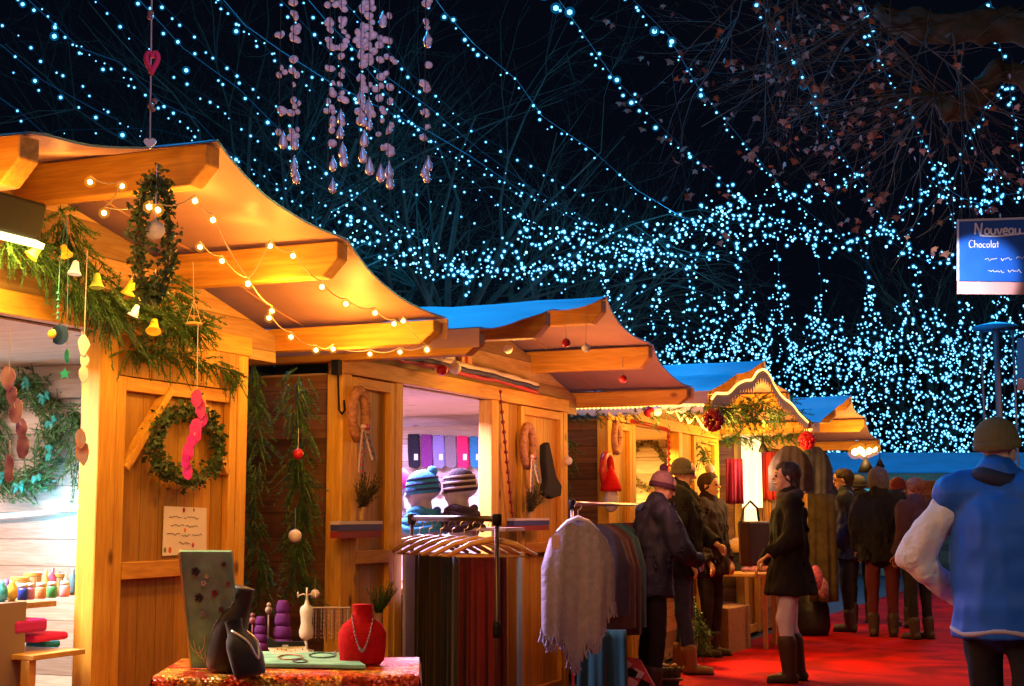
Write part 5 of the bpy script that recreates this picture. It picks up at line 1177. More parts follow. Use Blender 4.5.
for i, (x, dd, c, w, nm) in enumerate(((421, 8.15, (.012, .012, .016), .17, 'black'), (430, 8.0, (.014, .007, .008), .17, 'dark maroon'), (441, 7.9, (.018, .010, .007), .16, 'brown'), (452, 7.8, (.010, .015, .04), .15, 'midnight blue'), (462, 7.72, (.03, .04, .08), .13, 'slate blue'), (472, 7.62, (.07, .003, .014), .18, 'wine red'), (486, 7.52, (.12, .004, .016), .19, 'crimson'), (495, 7.56, (.07, .004, .012), .15, 'dark cherry'))):
    p = atD(x, 600, dd); drape(p, hd, w*.8, zr-.195, .22, mat(nm.replace(' ', '_')+'_fabric', c, .92, vary=.15, scale=5, sheen=.2), nm+' trousers hanging on the dark rail before the lilac stall', 'hanging_trousers', 'trousers', TG, .035, 2.5)
# poncho rail
p0, p1 = atD(572, 516, 9.15), atD(648, 512, 11.1); p0n = p0
t, pa, pb = rail(p0, p1, 1.36, 'steel clothes rail of ponchos before the third chalet', r=.014, m=M['steel'])
pdv = (rt*.97+ray(512, 343).normalized()*.1).normalized(); pdv = Vector((pdv.x, pdv.y, 0)).normalized()
def poncho(c, dv, w, L, m, label, fringe=True, neck=.09, point=True):
    """a soft garment on a hanger: shoulders, neck hole, uneven pointed hem with fringe"""
    n = Vector((-dv.y, dv.x, 0)); b = MB(); nx, nz = 28, 16; th = .045
    for sd in (-1, 1):
        for j in range(nz+1):
            k = j/nz
            for i in range(nx+1):
                u = (i/nx-.5)*2; au = abs(u)
                top = -.02-.12*au**1.6-.05*max(0, 1-au/.25)*(1 if sd < 0 else .3); hem = -L*(1-.30*au if point else 1)
                if point: hem += .05*math.sin(u*9)+.06*u
                wide = (.78+.22*min(1, k*3.2))*w/2; z = top+(hem-top)*k; f = (.015*math.sin(u*6+1+k*1.5)+.006*math.sin(u*17+k*2))*(.15+k)
                e = math.sqrt(max(0, 1-au**5)); q = c+dv*(u*wide)+n*(f+sd*th*e*(.6+.4*k)); b.v.append((q.x, q.y, c.z+z))
    N_ = (nx+1)*(nz+1)
    for sd in (0, 1):
        for j in range(nz):
            for i in range(nx): a = sd*N_+j*(nx+1)+i; q = (a, a+1, a+nx+2, a+nx+1); b.f.append(q if sd else q[::-1])
    t = thing('hanging_poncho', label, 'poncho', c+up*-L, 'garments on the poncho rail'); b.build('knit_body', m, t, smooth=True)
    if fringe:
        fb = MB()
        for sd in (0, 1):
            for i in range(0, nx+1, 1):
                v = Vector(b.v[sd*N_+nz*(nx+1)+i]); fb.tube([v+up*.01, v+up*-.03+dv*random.gauss(0, .006), v+up*-random.uniform(.05, .085)+dv*random.gauss(0, .012)], [.007, .008, .005], 5)
        fb.build('fringe', m, t)
    return t
gk = mat('mauve_grey_knit', (.33, .33, .42), .95, vary=.12, scale=26, bump=.5, sheen=.3)
hx = pa+Vector((0, 0, 0))
q = atD(578, 520, 9.0); q.z = 1.28; poncho(q, pdv, .46, .88, gk, 'mauve grey fringed poncho facing out at the front of the steel rail')
b = MB(); q2 = atD(556, 542, 8.93); b.box(q2, (.055, .004, .085), Matrix.Rotation(TH, 3, 'Z')); solo(b.build('price_tag', mat('pink_tag', (.60, .42, .45), .7)), 'pink price tag pinned on the mauve grey poncho', 'price tag')
hanger(Vector((q.x, q.y, 1.30)), pdv, mat('white_hanger', (.6, .6, .66), .4), 'white plastic hanger holding the mauve grey poncho', .26, group='hangers on the poncho rail')
for i, (x, dd, c, L, nm) in enumerate(((594, 9.5, (.035, .035, .045), .62, 'charcoal'), (600, 9.7, (.085, .045, .035), .72, 'brown'), (606, 9.9, (.05, .025, .02), .78, 'dark chocolate'), (612, 10.15, (.02, .10, .10), .75, 'teal'), (618, 10.4, (.015, .06, .07), .8, 'petrol'), (624, 10.65, (.13, .012, .045), .80, 'burgundy'), (630, 10.9, (.03, .02, .04), .8, 'aubergine'))):
    q = atD(x, 520, dd); q.z = 1.26; poncho(q, pdv, .48, L, mat(nm.replace(' ', '_')+'_knit', c, .95, vary=.2, scale=20, sheen=.3), nm+' knitted garment hanging behind the mauve grey poncho', False, point=False)
p = atD(602, 640, 9.35); drape(p, pdv, .32, .55, .1, mat('deep_teal_wool', (.01, .085, .085), .95, sheen=.2), 'deep teal skirt hanging low under the mauve grey poncho', 'hanging_skirt', 'skirt', None, .05, 2)
# clutter below the rail
t = thing('flag_board', 'leaning red board with white and dark squares under the ponchos', 'board', onZ(632, 686, 0)); 
q0, q1, q2, q3 = atD(622, 694, 9.7), atD(662, 700, 9.7), atD(640, 660, 9.9), atD(620, 655, 9.9)
b = MB(); b.prism([q0, q1, q2, q3], (.0, .02, .0)); b.build('board', mat('scarlet_board', (.40, .02, .02), .6), t)
for k, (u, v, m_) in enumerate(((.2, .75, 'paper'), (.55, .55, 'paper'), (.35, .55, 'black'), (.3, .3, 'paper'), (.65, .3, 'black'))):
    w_ = q0+(q1-q0)*u*(1-v*.4)+(q3-q0)*v; b = MB(); b.box(w_+Vector((.0, -.012, 0)), (.07, .006, .07), Matrix.Rotation(TH, 3, 'Z') @ Matrix.Rotation(.5, 3, 'Y')); b.build('square', M[m_], t)
for i, (x, y, c, s_) in enumerate(((640, 662, (.30, .03, .05), .10), (655, 655, (.20, .14, .08), .09), (630, 650, (.09, .05, .04), .09), (668, 668, (.08, .06, .05), .1), (612, 668, (.20, .12, .06), .11), (648, 640, (.24, .10, .12), .07))):
    p = onZ(x, y+18, 0); b = MB(); n_ = 14
    b.lathe(p, [(s_*.8, 0), (s_, s_*.7), (s_*1.05, s_*1.4), (s_*.9, s_*1.45), (s_*.75, s_*.4)], n_, sy=.75)
    t = thing('gift_basket', ['crimson', 'straw', 'dark brown', 'grey brown', 'tan', 'old pink'][i]+' basket of small goods on the ground by the poncho rail', 'basket', p, 'baskets under the poncho rail')
    b.build('basket_body', mat('woven_basket', c, .8, vary=.4, scale=40, bump=.6), t, smooth=True)
    for k in range(6):
        b = MB(); b.ball(p+Vector((random.gauss(0, s_*.4), random.gauss(0, s_*.3), s_*1.4)), s_*random.uniform(.2, .35), 8, 6); b.build('small_good', mat('small_goods', (random.uniform(.05, .4), random.uniform(.03, .2), random.uniform(.03, .2)), .7), t, smooth=True)
# table, wooden box, hat head further along
A, B = onX(694, 572, -3.75), onX(768, 572, -3.4)
bx0 = onZ(701, 648, 0); t = thing('side_table', 'narrow varnished table with folded scarves beyond the dark-clad visitor', 'table', (bx0.x, bx0.y+.2, 0))
zt = .72; c0 = onZ(694, 573, zt); c1 = onZ(766, 574, zt); tdv = (c1-c0).normalized(); tn = Vector((-tdv.y, tdv.x, 0))
b = MB(); b.prism([c0, c1, c1+tn*.6, c0+tn*.6], (0, 0, -.03)); b.build('table_top', M['hanger'], t, bevel=.004)
for u, v in ((.03, .03), (.97, .03), (.03, .55), (.97, .55)):
    b = MB(); q = c0+(c1-c0)*u+tn*v; b.bx(q.x-.02, q.x+.02, q.y-.02, q.y+.02, 0, zt-.031); b.build('leg', M['hanger'], t)
a0, a1 = onZ(702, 650, 0), onZ(729, 655, 0); a2 = onZ(751, 649, 0)
b = MB(); hz = .42; b.prism([a0, a1, a2, a0+(a2-a1)], (0, 0, hz)); o = b.build('wooden_box', M['crate'], bevel=.006); solo(o, 'pale plywood box standing on the carpet under the varnished table', 'box')
p = onZ(736, 571, zt+.003)+tn*.12; t = thing('hat_form', 'black display head in a mustard cap on the varnished table', 'hat display', p)
b = MB(); b.lathe(p, [(.07, 0), (.06, .02), (.05, .06), (.055, .08)], 14); b.ball(p+up*.17, .10, 16, 12, (.95, .85, 1.15)); b.build('black_form', M['blackvelvet'], t, smooth=True)
b = MB(); b.lathe(p+up*.20, [(.105, -.02), (.115, .0), (.115, .05), (.09, .10), (.04, .125), (.003, .13)], 20); b.build('cap', mat('mustard_knit', (.42, .24, .07), .95, bump=.5, scale=60), t, smooth=True)
for i, (x, c, s_) in enumerate(((750, (.35, .14, .22), .12), (760, (.28, .10, .10), .09), (720, (.20, .05, .05), .07))):
    q = onZ(x, 572, zt+.002)+tn*.14; b = MB(); b.box(q+up*(.02+.01*i), (.2, .14, .035+.01*i), Matrix.Rotation(.3*i, 3, 'Z')); solo(b.build('folded_scarf', mat('folded_scarf_cloth', c, .95, vary=.4, scale=30), bevel=.012), ['mauve', 'rust', 'dark red'][i]+' folded scarf on the varnished table', 'scarf', 'folded scarves on the varnished table')
q = onX(748, 540, -3.35); t = thing('tote_bag', 'dark brown tote bag with long handles hanging at the varnished table', 'bag', q+up*-.2)
b = MB(); b.prism([onX(737, 521, -3.35), onX(763, 521, -3.35), onX(765, 566, -3.35), onX(739, 566, -3.35)], (.10, .06, 0)); b.build('bag_body', mat('brown_leather', (.05, .028, .025), .5), t, bevel=.02)
b = MB(); b.tube([onX(741, 522, -3.3), onX(744, 508, -3.3), onX(750, 501, -3.3), onX(757, 508, -3.3), onX(759, 522, -3.3)], .011, 6); b.build('handle', M['black'], t)
greens([onX(694, 600, -3.5), onX(697, 625, -3.5), onX(702, 650, -3.5)], 80, 'trailing green garland hanging from the varnished table', spread=.10, L=.12, needles=24, nl=.03)

# ------------------------------------------------------------------ blue board sign on the right
t = thing('menu_board', 'blue chalk board with a pink lower edge, hung high at the right edge', 'sign', atD(1000, 293, 8))
D = 8.0
def sg(x, y, dd=0): return atD(x, y, D+(x-957)*.0006+dd)
board_m = mat('royal_blue_board', (.012, .09, .50), .35, vary=.25, scale=4)
A_, B_, C_, D_ = sg(958, 281), sg(1075, 283), sg(1075, 217), sg(958, 221); fw = ray(990, 255).normalized()
b = MB(); b.prism([A_, B_, C_, D_], fw*.02); b.build('board', board_m, t)
b = MB(); b.prism([sg(957, 294, -.02), sg(1075, 295, -.02), sg(1075, 283, -.02), sg(957, 281.5, -.02)], fw*.06); b.build('lower_edge', mat('pink_ledge', (.50, .24, .26), .7), t)
chalk = mat('chalk', (.70, .72, .90), .8)
b = MB()
for a, c_ in ((sg(957.5, 220.5, -.004), sg(1075, 216.5, -.004)), (sg(958, 221, -.004), sg(958, 281, -.004))): b.bar(a, c_, .012, .012, fw)
b.build('rim', mat('pale_rim', (.45, .50, .7), .6), t)
def strokes(lst, r, name):
    b = MB()
    for s_ in lst: b.tube([sg(x, y, -.006) for x, y in sm(s_, 5)], r, 5)
    b.build(name, chalk, t)
def letters(txt, x0, y0, sz):
    """rough chalk handwriting, x advances to the right"""
    G_ = {'N': ([[(0, 10), (.5, 0)], [(.5, 0), (5, 10)], [(5, 10), (6, 0)]], 8), 'o': ([[(2.5, 4.5), (.8, 6), (.8, 8.5), (2.5, 9.8), (4.3, 8.4), (4.2, 5.8), (2.5, 4.5)]], 5.5),
          'u': ([[(.3, 4.6), (.6, 8.6), (2.4, 9.8), (4, 8), (4.2, 4.6), (4.4, 9.8)]], 5.6), 'v': ([[(.2, 4.6), (2.2, 9.8), (4.2, 4.6)]], 5), 'e': ([[(.6, 7.2), (4, 6.8), (3.4, 4.8), (1.6, 4.8), (.5, 7), (1.4, 9.6), (4, 9.2)]], 5),
          'a': ([[(4, 5), (1.6, 4.8), (.5, 7.4), (1.8, 9.7), (4, 8), (4, 5), (4.5, 9.8)]], 5.6), 'C': ([[(6, 1.5), (3, 0), (.6, 3), (.7, 7.5), (3, 10), (6, 8.6)]], 7), 'h': ([[(.5, 0), (.6, 9.8)], [(.6, 6.5), (2.6, 4.8), (4, 6.2), (4.1, 9.8)]], 5.5),
          'c': ([[(4, 5.4), (2, 4.6), (.6, 7), (1.6, 9.7), (4, 9.2)]], 5), 'l': ([[(1, 0), (1.2, 9.8)]], 2.6), 't': ([[(1.6, 1.5), (1.8, 9.6)], [(0, 4.6), (3.6, 4.4)]], 4), 'r': ([[(.5, 4.8), (.8, 9.8)], [(.7, 6.4), (2.4, 4.8), (3.6, 5.2)]], 4.4), 's': ([[(3.6, 5), (1.4, 4.8), (1, 6.4), (3.4, 7.8), (3, 9.6), (.6, 9.4)]], 4.6), ' ': ([], 4)}
    out = []; x = x0
    for ch in txt:
        st, w = G_[ch]
        for s_ in st: out.append([(x+a*sz, y0+c_*sz) for a, c_ in s_])
        x += w*sz
    return out
strokes(letters('Nouveau', 975, 223, 1.15)+[[(980, 235.5), (1000, 236), (1022, 233.5), (1040, 234)]], .0050, 'heading')
strokes(letters('Chocolat', 969, 240, .75), .0022, 'chalk_line')
for x0_, x1_, y_ in ((985, 997, 259), (1001, 1012, 259), (1016, 1030, 258), (988, 1004, 271), (1008, 1022, 271)):
    b = MB(); scrawl(b, x0_, x1_, y_, 4, lambda x, y: sg(x, y, -.006), .0018); b.build('chalk_line', chalk, t)
for x in (962, 1060):
    b = MB(); b.tube([sg(x, 219), sg(x, 60)], .004, 5); b.build('cord', M['wire'], t)
sp = lamp('board_spot', 'SPOT', sg(962, 300, -.5), 60, (1, .95, .92), .02, spot_size=R(40), spot_blend=.25)
tg_ = sg(966, 284); sp.rotation_euler = (tg_-sp.location).to_track_quat('-Z', 'Y').to_euler(); sp.data.spot_size = R(48)
# second small blue board and a blue parasol with posts far right
b = MB(); q = [atD(1017, 378, 10), atD(1060, 378, 10), atD(1060, 338, 10), atD(1017, 338, 10)]; b.prism(q, (0, .03, 0)); t = thing('small_board', 'small blue board low at the right edge under the big one', 'sign', q[0]); b.build('board', mat('azure_board', (.03, .18, .55), .5), t)
b = MB(); b.prism([atD(1017, 390, 10), atD(1060, 390, 10), atD(1060, 378.5, 10), atD(1017, 378.5, 10)], (0, .05, 0)); b.build('lower_edge', mat('pink_ledge', (.50, .24, .26), .7), t)
b = MB(); b.bx(q[1].x-.05, q[1].x+.0, q[1].y+.04, q[1].y+.09, 0, q[2].z); b.build('post', M['black'], t)
c0 = atD(996, 327, 22); t = thing('blue_parasol', 'flat blue parasol on a pole wound with lights, far off at the right', 'parasol', Vector((c0.x, c0.y, 0)))
b = MB(); b.lathe(c0, [(.36, -.03), (.30, .02), (.12, .06), (.01, .08)], 20); b.build('canopy', mat('parasol_cloth', (.03, .20, .34), .7), t, smooth=True)
b = MB(); b.tube([Vector((c0.x, c0.y, 0)), c0], .05, 8); b.build('pole', mat('grey_pole', (.06, .07, .09), .5), t)
for k in range(2): b = MB(); b.tube([Vector((c0.x+(-.22 if k else .24), c0.y, .1)), c0+Vector((-.22 if k else .24, 0, -.04))], .018, 6); b.build('side_pole', mat('grey_pole', (.06, .07, .09), .5), t)
# far row of blue-roofed stalls facing us
rx = rt; fy = Vector((-math.sin(TH), math.cos(TH), 0))
E0 = onZ(836, 472, 2.15) if 0 else atD(826, 473, 30)
t = thing('far_stall', 'long blue-roofed stall closing the far end of the square', 'market stall', Vector((E0.x, E0.y, 0)))
def fs(u, v, z): q = Vector((E0.x, E0.y, 0))+rx*u+fy*v; q.z = z; return q
zf = E0.z; LW = 6.4
az = mat('azure_tarpaulin', (.05, .36, .58), .6, vary=.12, scale=2)
b = MB(); b.prism([fs(0, 0, zf), fs(LW, 0, zf), fs(LW, 1.6, zf+.46), fs(0, 1.6, zf+.46)], (0, 0, .03)); b.prism([fs(LW, 3.2, zf), fs(0, 3.2, zf), fs(0, 1.602, zf+.46), fs(LW, 1.602, zf+.46)], (0, 0, .03)); b.build('roof', az, t)
b = MB(); b.prism([fs(0, .01, zf-.16), fs(LW, .01, zf-.16), fs(LW, .01, zf-.005), fs(0, .01, zf-.005)], tuple(fy*.03)); b.build('fascia', M['crate'], t)
b = MB(); b.prism([fs(0, 2.6, .1), fs(LW, 2.6, .1), fs(LW, 2.6, zf), fs(0, 2.6, zf)], tuple(fy*.05)); b.build('back_wall', M['dark_plank'], t)
b = MB(); b.prism([fs(0, .2, .05), fs(LW, .2, .05), fs(LW, .2, 1.0), fs(0, .2, 1.0)], tuple(fy*.05)); b.build('counter_front', M['dark_plank'], t)
for u in (.03, 1.1, 2.55, 4.2, 5.6): b = MB(); b.prism([fs(u, .1, .02), fs(u+.1, .1, .02), fs(u+.1, .1, zf-.17), fs(u, .1, zf-.17)], tuple(fy*.1)); b.build('post', M['crate'], t)
b = MB(); b.prism([fs(1.22, 1.9, 1.25), fs(1.70, 1.9, 1.25), fs(1.70, 1.9, 1.83), fs(1.22, 1.9, 1.83)], tuple(fy*.04)); b.build('lit_panel', mat('lit_cyan_panel', (.05, .4, .6), .5, emit=(.02, .40, .62), es=.75, sampling=False), t)
lamp('bulb_light', 'POINT', fs(2.4, 1.2, 1.8), 25, (1, .35, .15), .2)
lamp('garland_glow', 'POINT', fs(2, -2, 5.5), 160, BLUE, .4)
# ------------------------------------------------------------------ people
def person(label, pos, yaw, h, pose={}, coat=None, trousers=None, boots=None, hat=None, hair=None, skin=None, coat_len=.78, scarf=None, puff=.03, vest=None, sleeves=None, boot_h=.12, hatkind='beanie', pom=None, gloves=None, lean=0, coatflare=1.0, group=None):
    s = h/1.75; t = thing('person', label, 'person', Vector((pos[0], pos[1], 0)), group)
    Rm = Matrix.Rotation(yaw, 3, 'Z'); base = Vector((pos[0], pos[1], 0))
    J = dict(pel=(0, 0, .95), chest=(0, .0, 1.27), neck=(0, -.01, 1.48), head=(0, .02, 1.62),
             shL=(-.175, 0, 1.42), shR=(.175, 0, 1.42), elL=(-.24, -.02, 1.14), elR=(.24, -.02, 1.14), wrL=(-.22, .10, .92), wrR=(.22, .10, .92),
             hipL=(-.09, 0, .92), hipR=(.09, 0, .92), knL=(-.10, .02, .50), knR=(.10, .02, .50), anL=(-.10, -.02, .09), anR=(.10, -.02, .09))
    J.update(pose)
    def W_(v):
        v = Vector(v)
        if lean and v.z > .95: d = v.z-.95; v = Vector((v.x, v.y+math.sin(lean)*d, .95+math.cos(lean)*d+0))
        return base+Rm @ (v*s)
    P = {k: W_(v) for k, v in J.items()}; side = Rm @ Vector((1, 0, 0)); fwd = Rm @ Vector((0, 1, 0)); sk = skin or M['skin']
    # continuous body: torso, limbs, neck, head with features, hands with five fingers
    b = MB(); c = lambda a, q, r0, r1, **k: capsule(b, a, q, r0*s, r1*s, **k)
    c(P['pel'], P['chest'], .135, .14, flat=.72, side=side); c(P['chest'], P['neck']+Vector((0, 0, -.08*s)), .15, .09, flat=.68, side=side); c(P['shL'], P['shR'], .055, .055)
    c(P['neck']+Vector((0, 0, -.06*s)), P['head'], .058, .05)
    for e in 'LR':
        c(P['sh'+e], P['el'+e], .052, .040); c(P['el'+e], P['wr'+e], .040, .026); c(P['hip'+e], P['kn'+e], .085, .055); c(P['kn'+e], P['an'+e], .053, .036)
        c(P['an'+e]+Vector((0, 0, -.045*s)), P['an'+e]+fwd*.14*s+Vector((0, 0, -.055*s)), .036, .030)
        d = (P['wr'+e]-P['el'+e]).normalized(); ss = d.cross(fwd if abs(d.dot(fwd)) < .8 else Vector((0, 0, 1))).normalized(); nn_ = ss.cross(d)
        pc = P['wr'+e]+d*.055*s; c(P['wr'+e], pc+d*.03*s, .026, .036, flat=.45, side=nn_ if 0 else ss)
        for k, (o_, l1) in enumerate(((-.030, .062), (-.010, .075), (.011, .070), (.030, .055))):
            a = pc+d*.035*s+ss*o_*s; m1 = a+(d*.8-nn_*.35).normalized()*l1*.55*s; m2 = m1+(d*.4-nn_*.8).normalized()*l1*.5*s; c(a, m1, .0105, .0095, n=8); c(m1, m2, .0095, .008, n=8)
        a = P['wr'+e]+d*.03*s-ss*.026*s; m1 = a+(d*.6-ss*.8).normalized()*.045*s; c(a, m1, .013, .011, n=8); c(m1, m1+(d*.9-ss*.1-nn_*.3).normalized()*.032*s, .011, .009, n=8)
    hd_ = P['head']; hf = Rm @ Vector(pose.get('look', (0, 1, 0))).normalized(); hs_ = Vector((hf.y, -hf.x, 0)).normalized(); hu = hs_.cross(hf).normalized()
    def H_(x, y, z): return hd_+(hs_*x+hf*y+hu*z)*s
    c(H_(0, -.025, .045), H_(0, .02, .05), .082, .078, flat=.98, side=hs_); c(H_(0, .035, -.02), H_(0, .045, -.055), .058, .042, flat=.9, side=hs_)
    c(H_(0, .088, .028), H_(0, .108, -.002), .008, .014, n=8); c(H_(-.022, .088, -.036), H_(.022, .088, -.036), .008, .008, n=8)
    for sg_ in (-1, 1): c(H_(sg_*.078, -.005, .02), H_(sg_*.082, -.012, -.012), .014, .011, n=8, flat=.6); c(H_(sg_*.034, .078, .046), H_(sg_*.015, .086, .046), .009, .008, n=8)
    fuse(b, 'body', sk, t, .0095*s, 2)
    for sg_ in (-1, 1):
        eb = MB(); eb.ball(H_(sg_*.030, .084, .026), .011*s, 10, 8); eb.build('eye', M['black'], t, smooth=True)
        eb = MB(); eb.tube([H_(sg_*.016, .090, .047), H_(sg_*.032, .089, .052), H_(sg_*.048, .078, .046)], .0035*s, 5); eb.build('eyebrow', M['browhair'], t)
    eb = MB(); eb.tube([H_(-.022, .088, -.038), H_(0, .096, -.036), H_(.022, .088, -.038)], [.002*s, .0055*s, .002*s], 6); eb.build('mouth', M['lips'], t, smooth=True)
    # trousers
    if trousers:
        b = MB(); c = lambda a, q, r0, r1, **k: capsule(b, a, q, r0*s, r1*s, **k)
        c(P['pel']+Vector((0, 0, .03)), P['pel']+Vector((0, 0, -.06*s)), .150, .155, flat=.75, side=side)
        for e in 'LR':
            dn = (P['an'+e]-P['kn'+e]).normalized(); c(P['hip'+e], P['kn'+e], .092, .069); q_ = P['an'+e]-dn*max(.02, boot_h-.05)*s; c(P['kn'+e], q_, .066, .050, caps=False); c(P['kn'+e], P['kn'+e]+dn*.01, .067, .065)
        fuse(b, 'trousers', trousers, t, .013*s, 3, .010, 13)
    if boots:
        for e in 'LR':
            b = MB(); c = lambda a, q, r0, r1, **k: capsule(b, a, q, r0*s, r1*s, **k); up_ = (P['kn'+e]-P['an'+e]).normalized(); an = P['an'+e]
            c(an+Vector((0, 0, -.035*s)), an+up_*boot_h*s, .054, .080 if boot_h > .15 else .066, caps=True); c(an+Vector((0, 0, -.042*s))-fwd*.03*s, an+fwd*.15*s+Vector((0, 0, -.050*s)), .046, .038, flat=.9)
            bo = fuse(b, 'boot', boots, t, .011*s, 2)
            b = MB(); q0 = an+Vector((0, 0, -an.z+.012))-fwd*.06*s; b.bar(q0, q0+fwd*.245*s, .085*s, .022*s); so = b.build('sole', M['black'], t, bevel=.006)
    torso = vest or coat
    if torso:
        b = MB(); c = lambda a, q, r0, r1, **k: capsule(b, a, q, r0*s, r1*s, **k); hem = P['pel']+Vector((0, 0, (coat_len-.95)*s))
        c(P['chest'], P['pel'], .160+puff, .158+puff, flat=.78, side=side); c(P['pel'], hem, .158+puff, (.165+puff)*coatflare, flat=.80, side=side, caps=False)
        c(P['chest'], P['neck']+Vector((0, 0, -.07*s)), .165+puff, .085+puff, flat=.72, side=side); c(P['shL'], P['shR'], (.080 if vest else .068)+puff*.6, (.080 if vest else .068)+puff*.6)
        c(P['neck']+Vector((0, 0, -.05*s)), P['neck']+Vector((0, 0, .03*s)), .082+puff*.3, .078+puff*.3)
        if not vest:
            for e in 'LR':
                d = (P['wr'+e]-P['el'+e]).normalized(); c(P['sh'+e], P['el'+e], .068+puff*.6, .058+puff*.5); c(P['el'+e], P['wr'+e], .058+puff*.5, .044+puff*.3, caps=False); c(P['el'+e], P['el'+e]+d*.01, .057+puff*.5, .057+puff*.5)
        fuse(b, 'vest' if vest else 'coat', torso, t, .012*s, 4, .012 if vest else .018+puff*.22, 9)
    if vest and sleeves:
        for e in 'LR':
            b = MB(); c = lambda a, q, r0, r1, **k: capsule(b, a, q, r0*s, r1*s, **k); d = (P['wr'+e]-P['el'+e]).normalized()
            c(P['sh'+e], P['el'+e], (.060+puff*.4), .058+puff*.3); c(P['el'+e], P['wr'+e], .057+puff*.3, .042); fuse(b, 'sleeve', sleeves, t, .011*s, 4, .022, 10)
    if scarf:
        b = MB(); q = P['neck']
        b.tube([q+(side*math.cos(a)*.085+fwd*math.sin(a)*.075)*s+Vector((0, 0, (.01+.015*math.sin(a*2))*s)) for a in [6.2832*i/20 for i in range(21)]], .038*s, 10); b.build('scarf', scarf, t, smooth=True)
    if hat:
        b = MB(); q = H_(0, -.014, .034); AX = Matrix((hs_, hf, hu)).transposed() @ Matrix.Rotation(R(12), 3, 'X')
        if hatkind == 'beanie': b.lathe(q, [(.086*s, -.03*s), (.097*s, -.028*s), (.099*s, .0), (.096*s, .03*s), (.084*s, .066*s), (.058*s, .094*s), (.025*s, .108*s), (.003, .112*s)], 24, AX)
        elif hatkind == 'hood': capsule(b, H_(0, -.035, .05), H_(0, .0, -.06), .112*s, .105*s, side=hs_)
        ho = b.build('hat' if hatkind == 'beanie' else 'hood', hat, t, smooth=True)
        if hatkind == 'beanie': b = MB(); b.lathe(q, [(.100*s, -.032*s), (.104*s, -.028*s), (.103*s, .004*s), (.098*s, .008*s)], 24, AX); b.build('hat_cuff', pom or hat, ho, smooth=True)
        if pom: b = MB(); b.ball(q+AX @ Vector((0, -.01, .125*s)), .036*s, 12, 9); b.build('pompom', pom, ho, smooth=True)
    if hair:
        b = MB(); capsule(b, H_(0, -.034, .050), H_(0, .006, .062), .094*s, .086*s, side=hs_)
        if 'long' in hair.name: capsule(b, H_(0, -.055, .03), H_(0, -.07, -.12), .078*s, .06*s, side=hs_, flat=.7)
        else: capsule(b, H_(0, -.055, .02), H_(0, -.055, -.03), .066*s, .05*s, side=hs_)
        fuse(b, 'hair', hair, t, .012*s, 1, .006, 30)
    return t
M['browhair'] = mat('brow_hair', (.03, .02, .015), .8); M['lips'] = mat('lips', (.38, .13, .11), .5)
Lf = math.pi/2+TH         # yaw that turns the figure to the left of the picture (local +Y -> -rt)
c_blk = mat('black_wool_coat', (.008, .008, .010), .95, vary=.2, scale=10); c_nav = mat('navy_quilted_coat', (.012, .018, .045), .7, vary=.3, scale=9, bump=.4)
denim = mat('blue_denim', (.035, .05, .11), .9, vary=.25, scale=30); tanb = mat('tan_leather', (.30, .14, .05), .6); brb = mat('brown_leather_boot', (.06, .035, .025), .6)
leg_w = mat('pale_mauve_leggings', (.66, .68, .84), .85, vary=.1, scale=14); drk = mat('dark_trousers', (.015, .014, .018), .9); wine = mat('wine_trousers', (.10, .015, .02), .9)
hairb = mat('dark_brown_hair', (.03, .018, .012), .7, vary=.4, scale=60); hairl = mat('long_brown_hair', (.045, .025, .02), .7, vary=.4, scale=60)
walk = dict(knL=(-.09, .10, .50), anL=(-.09, .12, .09), knR=(.09, .02, .50), anR=(.09, -.16, .10))
p = onZ(793, 683, 0); person('woman in a long black coat, pale leggings and brown boots walking left on the carpet', p, Lf, 1.69, dict(knL=(-.09, .07, .50), anL=(-.09, .04, .09), knR=(.09, .0, .50), anR=(.09, -.07, .09), elL=(-.23, .02, 1.15), wrL=(-.20, .2, 1.02), wrR=(.31, .16, .95), elR=(.29, 0, 1.15)), coat=c_blk, trousers=leg_w, boots=brb, hair=hairl, coat_len=.70, boot_h=.24, puff=.035, coatflare=1.32, scarf=mat('dusky_scarf', (.07, .05, .07), .9))
p = atD(650, 600, 10.35); person('visitor in a striped bobble hat and navy quilted jacket looking down at the ponchos', p, Lf-math.pi+.3, 1.60, dict(look=(.1, 1, -.45), elL=(-.27, .1, 1.15), wrL=(-.15, .32, 1.10), elR=(.26, .12, 1.15), wrR=(.12, .33, 1.05)), coat=c_nav, trousers=drk, boots=brb, hat=mat('dusty_pink_knit', (.22, .14, .17), .95, bump=.5, scale=80), pom=mat('dark_plum_knit', (.06, .02, .05), .95), puff=.055, lean=R(8))
p = onZ(683, 674, 0); person('tall visitor in a black coat, grey cap, jeans and tan boots, back turned', p, Lf-math.pi-.25, 1.74, dict(look=(-.3, 1, -.2), elL=(-.26, .1, 1.15), wrL=(-.12, .28, 1.05), anL=(-.1, -.05, .09), anR=(.1, .08, .09)), coat=c_blk, trousers=denim, boots=tanb, hat=mat('grey_brown_knit', (.07, .06, .055), .95, bump=.5, scale=60), coat_len=.80, puff=.07, coatflare=1.05)
p = onZ(849, 632, 0); person('man with short dark hair and an open dark jacket, face lit orange', p, Lf-.25, 1.78, dict(look=(0, 1, -.1)), coat=c_nav, trousers=drk, boots=brb, hair=hairb, skin=mat('ruddy_skin', (.62, .30, .16), .55), puff=.05)
p = onZ(884, 637, 0); person('person in a grey hood, dark jacket and wine red trousers standing beside the dark-haired man', p, -TH*0+R(8), 1.76, dict(look=(.5, 1, -.15)), coat=c_blk, trousers=wine, boots=brb, hat=mat('grey_fleece', (.10, .085, .10), .95, vary=.3, scale=30, bump=.6), hatkind='hood', puff=.08)
